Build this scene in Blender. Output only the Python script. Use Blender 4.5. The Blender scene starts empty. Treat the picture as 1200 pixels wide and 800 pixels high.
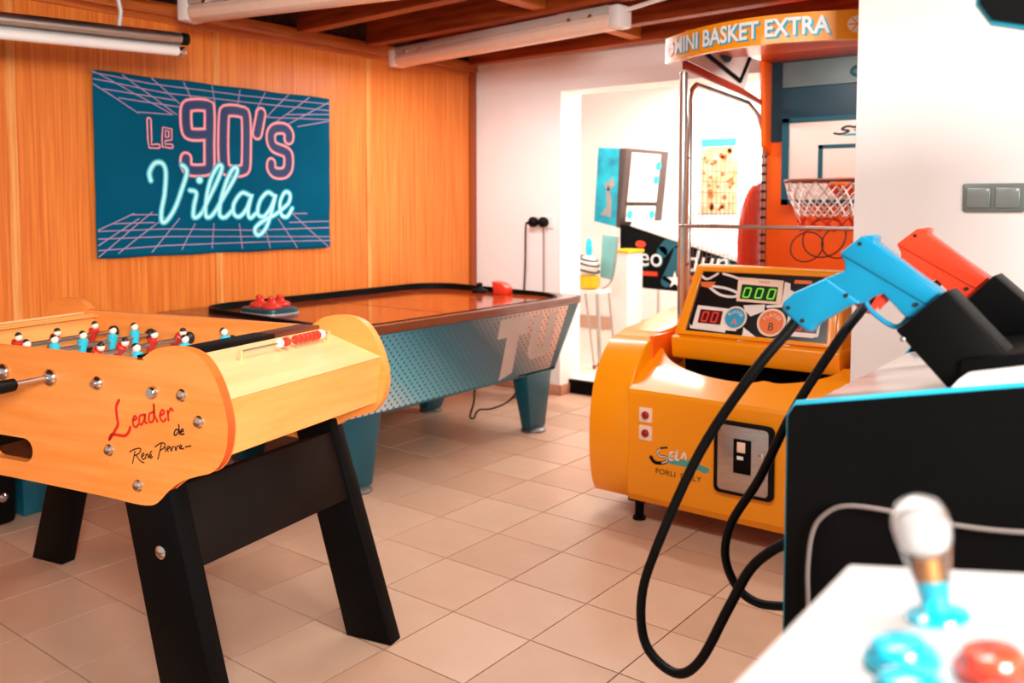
import bpy, bmesh, math, random
from mathutils import Vector, Matrix, Euler
random.seed(7)
S = bpy.context.scene
COL = S.collection
PI = math.pi
# ------------------------------------------------------------------ camera
cam_d = bpy.data.cameras.new('camera'); cam = bpy.data.objects.new('camera', cam_d); COL.objects.link(cam)
cam.location = (0, 0, 1.4)
cam.rotation_euler = (PI/2 - 0.06, 0, 0.657)
cam_d.sensor_width = 36; cam_d.lens = 36*1040/1200; cam_d.shift_y = -99.6/1200
cam_d.clip_start = 0.05
cam_d.dof.use_dof = True; cam_d.dof.focus_distance = 2.3; cam_d.dof.aperture_fstop = 3.6
S.camera = cam
# ------------------------------------------------------------------ light
W = bpy.data.worlds.new('world'); S.world = W; W.use_nodes = True
bgn = W.node_tree.nodes['Background']; bgn.inputs[0].default_value = (1.0, 0.96, 0.93, 1); bgn.inputs[1].default_value = 0.55
def area(name, loc, target, size, power, col=(1, .96, .92), size_y=None):
    d = bpy.data.lights.new(name, 'AREA'); d.energy = power; d.color = col; d.size = size
    if size_y: d.shape = 'RECTANGLE'; d.size_y = size_y
    o = bpy.data.objects.new(name, d); COL.objects.link(o); o.location = loc
    o.rotation_euler = (Vector(target)-Vector(loc)).to_track_quat('-Z', 'Y').to_euler()
    return o
area('key_light', (2.0, -1.0, 2.4), (-2.4, 3.0, 0.8), 1.2, 430, (1, .975, .95))  # unseen key light high behind right, set from the floor shadows
area('overhead_fill', (-1.3, 1.75, 2.38), (-1.3, 1.75, 0), 1.4, 34, (1, .96, .92), .3)  # added overhead fill with no fitting, above the football table
area('overhead_fill_two', (.1, 1.0, 2.38), (.1, 1.0, 0), 1.0, 17, (1, .96, .92), .3)  # second added fill with no fitting, brightens the white deck
bl = area('batten_lamp_light', (-3.2, 4.155, 2.298), (-3.2, 4.155, 0), 1.5, 31, (1, .98, .97), .07); bl.rotation_euler = (0, 0, math.radians(-7.4))
area('back_room_light', (-3.0, 6.7, 2.5), (-3.0, 6.7, 0), 1.8, 95, (1, .96, .92))
S.view_settings.view_transform = 'Standard'; S.view_settings.look = 'None'
S.view_settings.exposure = 0.12; S.view_settings.gamma = 1; S.view_settings.use_curve_mapping = False
# ------------------------------------------------------------------ materials
def lin(h):
    h = h.lstrip('#'); r = []
    for i in (0, 2, 4):
        c = int(h[i:i+2], 16)/255; r.append(c/12.92 if c <= .04045 else ((c+.055)/1.055)**2.4)
    return (*r, 1)
MATS = {}
def mat(name, col, rough=.5, metal=0, var=.06, scale=8, stretch=(1, 1, 1), col2=None, bump=0, coat=0, trans=0, emit=0, spec=.5, alpha=1, ior=1.45):
    if name in MATS: return MATS[name]
    m = bpy.data.materials.new(name); m.use_nodes = True; nt = m.node_tree; N = nt.nodes; Lk = nt.links
    b = N['Principled BSDF']
    tc = N.new('ShaderNodeTexCoord'); mp = N.new('ShaderNodeMapping'); nz = N.new('ShaderNodeTexNoise')
    mp.inputs['Scale'].default_value = stretch; nz.inputs['Scale'].default_value = scale; nz.inputs['Detail'].default_value = 5
    Lk.new(tc.outputs['Object'], mp.inputs[0]); Lk.new(mp.outputs[0], nz.inputs['Vector'])
    rp = N.new('ShaderNodeValToRGB'); c = lin(col)
    if col2: a = lin(col2); z = c
    else: a = tuple(max(0, x*(1-var)) for x in c[:3])+(1,); z = tuple(min(1, x*(1+var)) for x in c[:3])+(1,)
    rp.color_ramp.elements[0].position = .32; rp.color_ramp.elements[1].position = .68
    rp.color_ramp.elements[0].color = a; rp.color_ramp.elements[1].color = z
    Lk.new(nz.outputs['Fac'], rp.inputs[0]); Lk.new(rp.outputs[0], b.inputs['Base Color'])
    b.inputs['Roughness'].default_value = rough; b.inputs['Metallic'].default_value = metal
    b.inputs['Coat Weight'].default_value = coat; b.inputs['Coat Roughness'].default_value = .08
    b.inputs['Transmission Weight'].default_value = trans; b.inputs['Specular IOR Level'].default_value = spec
    b.inputs['IOR'].default_value = ior; b.inputs['Alpha'].default_value = alpha
    if emit: b.inputs['Emission Color'].default_value = c; b.inputs['Emission Strength'].default_value = emit
    if bump:
        bp = N.new('ShaderNodeBump'); bp.inputs['Strength'].default_value = bump; bp.inputs['Distance'].default_value = .01
        Lk.new(nz.outputs['Fac'], bp.inputs['Height']); Lk.new(bp.outputs[0], b.inputs['Normal'])
    MATS[name] = m; return m
# wood panelling: fine vertical grain, warm orange
M_panel = mat('wood_panel', '#F18D38', .42, scale=5, stretch=(16, 16, .35), col2='#D8681F', bump=.05)
M_strip = mat('wood_strip', '#F7AE62', .4, scale=6, stretch=(9, 9, .4), col2='#DE7B2C')
M_cornice = mat('wood_cornice', '#D0702C', .45, scale=6, stretch=(9, .4, 9), col2='#A94C18')
M_beam = mat('wood_beam', '#B5521B', .5, scale=4, stretch=(.5, 9, 9), col2='#7E2F0C', bump=.1)
M_block = mat('wood_block', '#DB8230', .5, scale=4, stretch=(9, .5, 9), col2='#B75C1C')
M_board = mat('wood_board', '#5A2A14', .7, scale=3, stretch=(.6, 8, 8), col2='#2C140A')
M_white = mat('white_wall', '#FDF8F4', .75, var=.02, scale=3, bump=.02)
M_whiteb = mat('back_room_wall', '#FBF1EA', .8, var=.02, scale=3)
M_tile = mat('floor_tile', '#D2AB90', .33, scale=3.5, col2='#C79D81', bump=.02, spec=.45)
M_tile2 = mat('floor_tile_pale', '#D6B196', .3, scale=3, col2='#CCA488', bump=.02, spec=.45)
M_tile3 = mat('floor_tile_deep', '#CCA387', .36, scale=4, col2='#C0967A', bump=.02, spec=.45)
M_grout = mat('grout', '#8A5F45', .9, var=.1)
M_skirt = mat('skirting_tile', '#C98E70', .45, var=.08)
M_black = mat('black_lacquer', '#060606', .5, spec=.12, var=.2, scale=12)
M_blackm = mat('black_matt', '#050505', .6, spec=.15, var=.2)
M_rubber = mat('black_rubber', '#060606', .5, spec=.2, var=.2, scale=20)
M_chrome = mat('chrome', '#D9D2CB', .18, 1, var=.05)
M_steel = mat('brushed_steel', '#C3BAB4', .34, 1, var=.08, scale=20, stretch=(1, 1, 8))
M_grey = mat('light_grey_metal', '#C9C0B8', .4, .3, var=.05)
M_beech = mat('beech', '#F99A4C', .4, scale=5, stretch=(.7, 8, 8), col2='#F08A38', coat=.1)
M_beechl = mat('beech_light', '#E6BF88', .45, scale=5, stretch=(6, .5, 6), col2='#DFB277', coat=.25)
M_beechm = mat('beech_mid', '#FBAE62', .4, scale=5, stretch=(6, .5, 6), col2='#F39C4C', coat=.25)
M_edge = mat('orange_edge_band', '#F2551C', .35, var=.08)
M_brownw = mat('brown_wood', '#7A3B1E', .4, scale=6, stretch=(6, .6, 6), col2='#54240F')
M_field = mat('playing_field', '#B7C5BE', .3, var=.06)
M_teal = mat('teal_plastic', '#23B7CF', .35, var=.06)
M_tealp = mat('player_blue', '#2FC0D6', .35, var=.06)
M_redp = mat('player_red', '#C22A1C', .35, var=.08)
M_skin = mat('player_skin', '#F3DCC8', .4, var=.05)
M_dark = mat('player_dark', '#231A17', .4, var=.1)
M_white_pl = mat('white_plastic', '#F3ECE6', .3, var=.03)
M_redpl = mat('red_plastic', '#E23A25', .3, var=.08)
M_orange = mat('orange_fibreglass', '#FF9A06', .32, var=.02, scale=3, coat=.25)
M_orange2 = mat('orange_red_fibreglass', '#FB6A12', .32, var=.04, scale=3, coat=.3)
M_redw = mat('red_fibreglass', '#E8401C', .4, var=.05)
M_navy = mat('navy_panel', '#08384A', .45, var=.1)
M_tealdk = mat('dark_teal', '#0C4A57', .35, var=.1)
M_tealfr = mat('teal_frame', '#0F5566', .4, var=.08)
M_cyan = mat('cyan_edge', '#22A9C4', .35, var=.08)
M_cyanb = mat('cyan_button', '#16C8E6', .18, var=.04, coat=.5)
M_redb = mat('red_button', '#F04A30', .18, var=.05, coat=.5)
M_gunb = mat('blue_gun_plastic', '#037C9F', .32, var=.03)
M_gunr = mat('red_gun_plastic', '#DE3C1C', .34, var=.04)
M_deck = mat('white_deck', '#FFFCF8', .35, var=.02)
M_gdeck = mat('glossy_deck', '#C6B9B0', .18, var=.04, coat=.3)
M_cloth = mat('poster_cloth', '#005470', .9, spec=.1, var=.1, scale=2, bump=.05)
M_pink = mat('print_pink', '#FFA0A8', .6, var=.03)
M_pinkd = mat('print_violet', '#4A3D6B', .6, var=.05)
M_navyp = mat('print_navy', '#173A63', .6, var=.05)
M_neon = mat('print_white_cyan', '#B9FCFF', .6, var=.02)
M_neong = mat('print_cyan', '#18B4CC', .6, var=.04)
M_lilac = mat('print_lilac', '#A98FB4', .6, var=.08)
M_inkr = mat('red_ink', '#D8281A', .45, var=.06)
M_inkb = mat('black_ink', '#1C1410', .45, var=.06)
M_label = mat('peach_label', '#FCD9BE', .4, var=.03)
M_ledg = mat('green_display', '#123A14', .25, var=.1)
M_seg = mat('green_segment', '#7DD33A', .4, emit=.5)
M_ledr = mat('red_display', '#6A130E', .25, var=.1)
M_segr = mat('red_segment', '#D2402C', .4, emit=.3)
M_blued = mat('blue_disc', '#2C9CC6', .4, var=.06)
M_oranged = mat('orange_disc', '#F57534', .4, var=.06)
M_tube = mat('lamp_diffuser', '#F5D3BC', .3, var=.03, scale=20)
M_tubeg = mat('lamp_tube_glass', '#F6EFE9', .2, var=.02)
M_clear = mat('clear_plastic', '#F4F6F6', .05, trans=1.0, var=.01)
M_glass = mat('tinted_acrylic', '#8FD0CC', .12, trans=.35, var=.05)
M_wire = mat('wire', '#8D8480', .4, .6, var=.1)
M_board_w = mat('backboard_white', '#E8DDD3', .35, var=.03)
M_orw = mat('orange_ball', '#F57A2A', .5, var=.06)
M_yel = mat('yellow_plastic', '#F6B91C', .35, var=.05)
M_net = mat('net_cord', '#EFE6DE', .7, var=.05)
M_cordw = mat('pale_cord', '#7C706A', .4, var=.1)
# ------------------------------------------------------------------ mesh helpers
class MB:
    def __init__(s): s.v = []; s.f = []
    def add(s, vs, fs):
        n = len(s.v); s.v += [tuple(v) for v in vs]; s.f += [tuple(i+n for i in f) for f in fs]; return s
    def box(s, c, d, R=None):
        vs = []
        for z in (-1, 1):
            for y in (-1, 1):
                for x in (-1, 1):
                    p = Vector((x*d[0]/2, y*d[1]/2, z*d[2]/2))
                    if R: p = R @ p
                    vs.append(p+Vector(c))
        return s.add(vs, [(0, 2, 3, 1), (4, 5, 7, 6), (0, 1, 5, 4), (2, 6, 7, 3), (0, 4, 6, 2), (1, 3, 7, 5)])
    def bb(s, x0, x1, y0, y1, z0, z1): return s.box(((x0+x1)/2, (y0+y1)/2, (z0+z1)/2), (abs(x1-x0), abs(y1-y0), abs(z1-z0)))
    def hexa(s, b, t):   # two quads (bottom, top), same winding
        return s.add(list(b)+list(t), [(3, 2, 1, 0), (4, 5, 6, 7), (0, 1, 5, 4), (1, 2, 6, 5), (2, 3, 7, 6), (3, 0, 4, 7)])
    def frame(s, p, q):
        d = (Vector(q)-Vector(p)); L = d.length; d.normalize()
        u = d.orthogonal().normalized(); w = d.cross(u); return d, u, w, L
    def cyl(s, p, q, r, r2=None, n=16):
        r2 = r if r2 is None else r2; d, u, w, L = s.frame(p, q); vs = []
        for c, rr in ((Vector(p), r), (Vector(q), r2)):
            for i in range(n):
                a = 2*PI*i/n; vs.append(c+(u*math.cos(a)+w*math.sin(a))*rr)
        return s.add(vs, [(i, (i+1) % n, n+(i+1) % n, n+i) for i in range(n)]+[tuple(range(n-1, -1, -1)), tuple(range(n, 2*n))])
    def lathe(s, prof, o=(0, 0, 0), ax=(0, 0, 1), n=24):
        ax = Vector(ax).normalized(); u = ax.orthogonal().normalized(); w = ax.cross(u); o = Vector(o); vs = []; fs = []
        for r, h in prof:
            for i in range(n):
                a = 2*PI*i/n; vs.append(o+ax*h+(u*math.cos(a)+w*math.sin(a))*max(r, 1e-4))
        for j in range(len(prof)-1):
            for i in range(n): fs.append((j*n+i, j*n+(i+1) % n, (j+1)*n+(i+1) % n, (j+1)*n+i))
        fs += [tuple(range(n-1, -1, -1)), tuple(range((len(prof)-1)*n, len(prof)*n))]
        return s.add(vs, fs)
    def ball(s, c, r, n=16, sc=(1, 1, 1)):
        m = n//2; vs = []; fs = []
        for j in range(m+1):
            t = PI*j/m
            for i in range(n):
                a = 2*PI*i/n; vs.append((c[0]+r*sc[0]*max(math.sin(t), .001)*math.cos(a), c[1]+r*sc[1]*max(math.sin(t), .001)*math.sin(a), c[2]+r*sc[2]*math.cos(t)))
        for j in range(m):
            for i in range(n): fs.append((j*n+i, (j+1)*n+i, (j+1)*n+(i+1) % n, j*n+(i+1) % n))
        return s.add(vs, fs)
    def tube(s, pts, r, n=8, closed=False):
        P = [Vector(p) for p in pts]; m = len(P); vs = []; up = None; fs = []
        for i in range(m):
            a = P[i-1] if (i > 0 or closed) else P[i]; b = P[(i+1) % m] if (i < m-1 or closed) else P[i]
            d = (b-a).normalized()
            if up is None: up = d.orthogonal().normalized()
            up = (up-d*up.dot(d)).normalized(); w = d.cross(up)
            rr = r[i] if isinstance(r, (list, tuple)) else r
            for k in range(n):
                t = 2*PI*k/n; vs.append(P[i]+(up*math.cos(t)+w*math.sin(t))*rr)
        for i in range(m if closed else m-1):
            j = (i+1) % m
            for k in range(n): fs.append((i*n+k, i*n+(k+1) % n, j*n+(k+1) % n, j*n+k))
        if not closed: fs += [tuple(range(n-1, -1, -1)), tuple(range((m-1)*n, m*n))]
        return s.add(vs, fs)
    def prism(s, poly, f0, f1):   # poly 2-D; f0/f1 map (u,v)->3-D for both faces
        n = len(poly); vs = [f0(*p) for p in poly]+[f1(*p) for p in poly]
        return s.add(vs, [tuple(range(n)), tuple(range(2*n-1, n-1, -1))]+[((i+1) % n, i, n+i, n+(i+1) % n) for i in range(n)])
    def flat(s, poly, f): return s.add([f(*p) for p in poly], [tuple(range(len(poly)))])
    def ribbon(s, pts, w, f, smooth=True, closed=False, taper=None):
        P = smooth2(pts, 5, closed) if smooth and len(pts) > 2 else [Vector(p) for p in pts]
        if not smooth or len(pts) == 2:
            Q = []
            for i in range(len(P)-1):
                k = max(1, int((P[i+1]-P[i]).length/.03))
                for j in range(k): Q.append(P[i].lerp(P[i+1], j/k))
            P = Q+[P[-1]]
        m = len(P); vs = []
        for i in range(m):
            a = P[i-1] if (i > 0 or closed) else P[i]; b = P[(i+1) % m] if (i < m-1 or closed) else P[i]
            d = (b-a); d = d.normalized() if d.length > 1e-9 else Vector((1, 0)); nrm = Vector((-d.y, d.x))
            ww = w/2*(taper[0]+(taper[1]-taper[0])*i/max(1, m-1)) if taper else w/2
            vs += [f(*(P[i]+nrm*ww)), f(*(P[i]-nrm*ww))]
        s.add(vs, [(2*i, 2*((i+1) % m), 2*((i+1) % m)+1, 2*i+1) for i in range(m if closed else m-1)])
        if not closed:
            for c in (P[0], P[-1]):
                s.flat([(c.x+w/2*math.cos(t*PI/5)*(1 if not taper else .5), c.y+w/2*math.sin(t*PI/5)*(1 if not taper else .5)) for t in range(10)], f)
        return s
    def build(s, name, m, parent=None, smooth=False, bevel=0, seg=2, label=None, ang=40):
        me = bpy.data.meshes.new(name); me.from_pydata([tuple(v) for v in s.v], [], s.f)
        bm = bmesh.new(); bm.from_mesh(me); bmesh.ops.recalc_face_normals(bm, faces=bm.faces)
        if bevel:
            es = [e for e in bm.edges if len(e.link_faces) == 2 and e.calc_face_angle(0) > .35]
            bmesh.ops.bevel(bm, geom=es, offset=bevel, segments=seg, affect='EDGES', clamp_overlap=True, profile=.5)
        for fc in bm.faces: fc.smooth = bool(smooth or bevel)
        if smooth or bevel:
            for e in bm.edges:
                if len(e.link_faces) == 2 and e.calc_face_angle(0) > math.radians(ang): e.smooth = False
        bmesh.ops.delete(bm, geom=[v for v in bm.verts if not v.link_faces], context='VERTS')
        bm.to_mesh(me); bm.free()
        me.materials.append(m); o = bpy.data.objects.new(name, me); COL.objects.link(o)
        if parent: o.parent = parent
        if label: o['label'] = label
        return o
def smooth2(pts, k=5, closed=False):
    P = [Vector(p) for p in pts]; n = len(P); out = []
    rng = range(n if closed else n-1)
    for i in rng:
        p0 = P[i-1] if (i > 0 or closed) else P[i]; p1 = P[i]; p2 = P[(i+1) % n]; p3 = P[(i+2) % n] if (i+2 < n or closed) else p2
        for j in range(k):
            t = j/k
            out.append(.5*((2*p1)+(p2-p0)*t+(2*p0-5*p1+4*p2-p3)*t*t+(3*p1-p0-3*p2+p3)*t**3))
    if not closed: out.append(P[-1])
    return out
def thing(name, label, cat, loc=(0, 0, 0), rz=0, group=None):
    o = bpy.data.objects.new(name, None); COL.objects.link(o); o.location = loc; o.rotation_euler = (0, 0, rz)
    o['label'] = label; o['category'] = cat
    if group: o['group'] = group
    return o
def tag(o, label, cat, group=None):
    o['label'] = label; o['category'] = cat
    if group: o['group'] = group
    return o
def struct(o): o['kind'] = 'structure'; return o
def text2d(txt, size=1, shear=0, sx=1, bold=0):
    cu = bpy.data.curves.new('t', 'FONT'); cu.body = txt; cu.size = size; cu.shear = shear; cu.resolution_u = 3; cu.offset = bold
    o = bpy.data.objects.new('t', cu); COL.objects.link(o)
    dg = bpy.context.evaluated_depsgraph_get(); me = bpy.data.meshes.new_from_object(o.evaluated_get(dg))
    vs = [(v.co.x*sx, v.co.y) for v in me.vertices]; fs = [tuple(p.vertices) for p in me.polygons]
    bpy.data.objects.remove(o); bpy.data.meshes.remove(me); bpy.data.curves.remove(cu)
    return vs, fs
def text(mb, txt, f, size, x0=0, y0=0, sx=1, shear=0, center=False):
    vs, fs = text2d(txt, size, shear, sx)
    w = max(v[0] for v in vs) if vs else 0
    dx = -w/2 if center else 0
    return mb.add([f(x+x0+dx, y+y0) for x, y in vs], fs)
def circ(cx, cy, r, n=20, ry=None): return [(cx+r*math.cos(2*PI*i/n), cy+(ry or r)*math.sin(2*PI*i/n)) for i in range(n)]
def rrect(x0, x1, y0, y1, r, n=5):
    o = []
    for cx, cy, a in ((x1-r, y1-r, 0), (x0+r, y1-r, 90), (x0+r, y0+r, 180), (x1-r, y0+r, 270)):
        for i in range(n+1):
            t = math.radians(a+90*i/n); o.append((cx+r*math.cos(t), cy+r*math.sin(t)))
    return o
# traced outlines of lettering and moulded parts, in metres
GUN=[(-0.4483,1.3203),(-0.4133,1.3493),(-0.3973,1.3512),(-0.3924,1.3473),(-0.3946,1.3397),(-0.2983,1.2676),(-0.3332,1.2261),(-0.347,1.225),(-0.3808,1.26),(-0.4022,1.2511),(-0.4108,1.2429),(-0.4315,1.2379),(-0.4858,1.2009),(-0.4908,1.1899),(-0.5036,1.1925),(-0.527,1.2108),(-0.5408,1.2232),(-0.5384,1.2369),(-0.5198,1.2541),(-0.4678,1.2807),(-0.4402,1.2924),(-0.4405,1.3052)]
GUARD=[(-0.4109,1.2455),(-0.4042,1.2332),(-0.3943,1.2238),(-0.3724,1.2099),(-0.3583,1.2101),(-0.3448,1.2276)]
GUNSCREW=[(-0.4164,1.3366),(-0.5284,1.2279),(-0.5044,1.2084),(-0.4358,1.2541),(-0.3315,1.2469)]
TRIG=[(-0.395,1.2516),(-0.3897,1.2317),(-0.3725,1.253),(-0.3831,1.2584)]
REDGUN_REF=[(-0.4101,1.3249),(-0.3812,1.3457),(-0.2775,1.2739)]
BLUE_REF=[(-0.4483,1.3203),(-0.4133,1.3493),(-0.2983,1.2676)]
H1=[(-0.3559,1.2068),(-0.2874,1.2721),(-0.288,1.1326)]
H2=[(-0.3257,1.2125),(-0.2655,1.28)]
LEADER=[[(0.4343,0.8859),(0.4237,0.8679),(0.4251,0.8426),(0.4279,0.8216),(0.4167,0.8034),(0.3952,0.7775)],[(0.3952,0.7775),(0.4045,0.7914),(0.428,0.7927),(0.4512,0.7936),(0.4659,0.8045),(0.4722,0.8179)],[(0.4843,0.8381),(0.4958,0.8435),(0.4904,0.8501),(0.4826,0.84),(0.4838,0.8254),(0.4934,0.821),(0.501,0.8285)],[(0.5228,0.8567),(0.5074,0.851),(0.5051,0.834),(0.5123,0.8297),(0.5223,0.8421),(0.5263,0.8592),(0.5256,0.8382),(0.5322,0.836)],[(0.5555,0.8663),(0.542,0.8607),(0.5392,0.8438),(0.5463,0.8392),(0.5561,0.8497),(0.5574,0.8892),(0.5597,0.8584),(0.5686,0.844)],[(0.5785,0.8603),(0.593,0.8679),(0.5878,0.8757),(0.5787,0.8644),(0.5804,0.8502),(0.5907,0.8463),(0.5981,0.8541)],[(0.6042,0.8752),(0.6072,0.8509)],[(0.6061,0.8672),(0.6152,0.8817),(0.6227,0.8771)]]
DE=[[(0.6407,0.8298),(0.6299,0.8287),(0.6251,0.8158),(0.6333,0.8168),(0.6417,0.83),(0.6411,0.8442),(0.6436,0.8191)],[(0.648,0.8245),(0.6567,0.8295),(0.6526,0.8332),(0.647,0.8252),(0.65,0.8186),(0.6587,0.8224)]]
NAME=[[(0.4871,0.7571),(0.4826,0.7409),(0.4774,0.7234)],[(0.4681,0.7532),(0.4873,0.7626),(0.5073,0.7663),(0.5024,0.7539),(0.4868,0.7457)],[(0.4924,0.7451),(0.5062,0.7333),(0.5186,0.7306)],[(0.5094,0.7442),(0.5193,0.7517),(0.516,0.7555),(0.5101,0.7472),(0.5149,0.7386),(0.5235,0.7438)],[(0.5246,0.7431),(0.5261,0.7534)],[(0.526,0.75),(0.5306,0.7548),(0.5333,0.7526),(0.5337,0.7451)],[(0.5371,0.7488),(0.5445,0.7522),(0.543,0.7562),(0.5384,0.754),(0.5382,0.7473),(0.5421,0.7453),(0.5484,0.7502)],[(0.5408,0.7593),(0.5466,0.7642)],[(0.5805,0.7861),(0.5757,0.771),(0.5671,0.7458)],[(0.5581,0.7764),(0.5779,0.7887),(0.5927,0.7887),(0.5885,0.7775),(0.5756,0.7701)],[(0.5924,0.7792),(0.5943,0.769)],[(0.5988,0.7737),(0.6089,0.7811),(0.6035,0.7833),(0.5989,0.7758),(0.6042,0.7702)],[(0.6122,0.7827),(0.614,0.7722),(0.6187,0.7822),(0.6231,0.7848)],[(0.6275,0.7853),(0.6293,0.7753),(0.634,0.7861),(0.6394,0.7888)],[(0.6425,0.783),(0.6502,0.7888),(0.6449,0.7914),(0.6435,0.7823),(0.6565,0.7838)],[(0.6619,0.7885),(0.6807,0.7936)]]
VILLAGE=[[(2.5781,1.5197),(2.5719,1.5631),(2.6025,1.6118),(2.647,1.6133),(2.6683,1.5658),(2.658,1.455),(2.633,1.3582),(2.636,1.3002),(2.6693,1.3094),(2.7246,1.3856),(2.7739,1.4983),(2.796,1.5692),(2.7841,1.5971),(2.7657,1.6077)],[(2.8125,1.4706),(2.8519,1.4568),(2.8342,1.3854),(2.828,1.3255),(2.8568,1.3252),(2.8898,1.3565)],[(2.8898,1.3565),(2.9667,1.4868),(3.0143,1.5971),(2.9911,1.6109),(2.9429,1.5299),(2.9103,1.3996),(2.9086,1.3275),(2.9381,1.3242),(2.972,1.3559)],[(2.972,1.3559),(3.0504,1.4733),(3.1128,1.5779),(3.0962,1.607),(3.052,1.5468),(3.0068,1.4143),(2.9965,1.3338),(3.0299,1.3187),(3.0734,1.3552)],[(3.2014,1.4448),(3.1451,1.4594),(3.0916,1.3996),(3.0869,1.3403),(3.1246,1.322),(3.1785,1.3695),(3.2159,1.4525),(3.187,1.3544),(3.1986,1.3121),(3.2405,1.3389)],[(3.3716,1.446),(3.3254,1.4641),(3.2729,1.4149),(3.2532,1.3388),(3.2948,1.32),(3.3515,1.3765),(3.3906,1.4539),(3.3508,1.3379),(3.3025,1.2462),(3.2505,1.2092),(3.2296,1.2479),(3.2851,1.2925),(3.3787,1.3298),(3.4209,1.3528)],[(3.4209,1.3528),(3.4853,1.3996),(3.496,1.4547),(3.4575,1.4654),(3.4218,1.3996),(3.4319,1.3293),(3.474,1.3179),(3.5139,1.368)]]
VDOT=[(2.8729,1.5285)]
NINE=[[(2.9372,1.6379),(2.9437,1.9184),(2.9232,1.9452),(2.8318,1.9402),(2.7997,1.9137),(2.8019,1.8087),(2.8279,1.7794),(2.9325,1.7857)],[(2.9394,1.7316),(2.9367,1.6163),(2.9147,1.5868),(2.8152,1.5839),(2.7925,1.6185),(2.7932,1.6466)]]
ZERO=[[(3.0343,1.8894),(3.0606,1.9279),(3.1553,1.9282),(3.1862,1.8965),(3.1807,1.6396),(3.1515,1.5908),(3.0581,1.5881),(3.0286,1.6341),(3.0343,1.8894)]]
APOS=[[(3.2945,1.9318),(3.2629,1.8088)]]
ESS=[[(3.4946,1.7917),(3.4952,1.823),(3.4649,1.8522),(3.3983,1.8478),(3.3659,1.8182),(3.3649,1.7691),(3.3905,1.7366),(3.4623,1.7152),(3.4907,1.6899),(3.4894,1.6194),(3.4559,1.5841),(3.3931,1.5824),(3.3617,1.6077),(3.3623,1.6385)]]
LE=[[(2.5793,1.8414),(2.58,1.702),(2.6271,1.7044)],[(2.6654,1.7448),(2.7032,1.7497),(2.7044,1.7954),(2.6668,1.7998),(2.66,1.7101),(2.7068,1.7084)]]
GRIDT=[[(2.2754,2.066),(2.7217,1.8796)],[(2.4364,2.0612),(2.7447,1.8814)],[(2.5997,2.0634),(2.7769,1.9327)],[(2.7878,2.0619),(2.8401,1.9592)],[(2.9634,2.0591),(2.9823,1.9503)],[(3.1493,2.0562),(3.1299,1.963)],[(3.3282,2.0589),(3.2529,1.936)],[(3.4977,2.0599),(3.3344,1.9122)],[(3.6557,2.059),(3.3895,1.878)],[(3.8209,2.0467),(3.4555,1.864)],[(2.28,1.9988),(2.5224,1.8707)],[(2.2751,2.0557),(2.5989,2.0323),(3.1573,2.0245),(3.8207,2.0304)],[(2.2808,2.0245),(2.6717,1.9921),(3.1565,1.9875),(3.82,1.9897)],[(2.3323,1.9785),(2.7466,1.9578)],[(2.4124,1.9407),(2.7612,1.9244)],[(2.5226,1.8774),(2.7141,1.879)],[(3.4857,1.9392),(3.8196,1.9652)],[(3.3344,1.9122),(3.8085,1.9318)],[(3.5625,1.8712),(3.819,1.9244)]]
GRIDB=[[(2.288,1.1255),(2.581,1.3518)],[(2.3902,1.1406),(2.6546,1.3234)],[(2.5754,1.1392),(2.746,1.3153)],[(2.7574,1.1455),(2.8398,1.2854)],[(2.9505,1.1449),(2.962,1.2831)],[(3.147,1.137),(3.1237,1.2802)],[(3.341,1.1292),(3.2939,1.2771)],[(3.5488,1.1209),(3.4067,1.3062)],[(3.8059,1.1106),(3.4941,1.3523)],[(2.2919,1.2628),(2.4798,1.3458)],[(2.2896,1.1844),(2.5076,1.3185)],[(2.2917,1.2562),(2.653,1.261),(3.2114,1.2407),(3.808,1.2429)],[(2.2906,1.217),(2.6519,1.2194),(3.3201,1.1995),(3.8071,1.1851)],[(2.2889,1.1582),(2.6507,1.1708),(3.3194,1.1687),(3.8067,1.1603)],[(2.367,1.294),(2.5943,1.2967)],[(2.4655,1.3393),(2.6102,1.3378)],[(3.4744,1.3367),(3.6329,1.3353)],[(3.4928,1.2813),(3.8087,1.2842)]]
SELA=[[(-1.7507,0.3622),(-1.7826,0.3526),(-1.7962,0.3336),(-1.7822,0.3193),(-1.7547,0.32),(-1.75,0.3042),(-1.7727,0.2918),(-1.8096,0.2893),(-1.8285,0.3111)],[(-1.7143,0.3478),(-1.7323,0.343),(-1.7383,0.3146),(-1.7184,0.314)],[(-1.7366,0.3274),(-1.7186,0.3305)],[(-1.701,0.3584),(-1.7077,0.3201),(-1.6871,0.3196)],[(-1.6844,0.3201),(-1.6697,0.3539),(-1.6605,0.3244)]]
SWOOSH=[(-1.7501,0.3125),(-1.6473,0.3268),(-1.5559,0.3069),(-1.5557,0.2908),(-1.577,0.2828),(-1.6205,0.2949),(-1.7362,0.2942)]
FORLI=[(-1.8047,0.2608),(-1.5896,0.2561)]
COIN=[(-1.5293,0.5236),(-1.2771,0.5193),(-1.281,0.2231),(-1.5334,0.2227)]
COININ=[(-1.5081,0.507),(-1.2978,0.5046),(-1.3008,0.2345),(-1.5124,0.2349)]
SLOT=[(-1.4409,0.4543),(-1.3681,0.4585),(-1.3697,0.318),(-1.4428,0.3176)]
BTN=[(-1.8532,0.4875),(-1.8524,0.4092)]
C_BLACK=[(-0.2853,0.3159),(0.2942,0.3211),(0.2691,0.0116),(-0.2943,0.0099)]
C_GFRAME=[(-0.116,0.2986),(0.0907,0.2932),(0.0983,0.1834),(-0.1045,0.1852)]
C_GREEN=[(-0.0925,0.2654),(0.0725,0.2611),(0.074,0.1948),(-0.0901,0.1973)]
C_RFRAME=[(-0.2818,0.155),(-0.0901,0.1465),(-0.0792,0.0496),(-0.2896,0.0489)]
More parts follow.
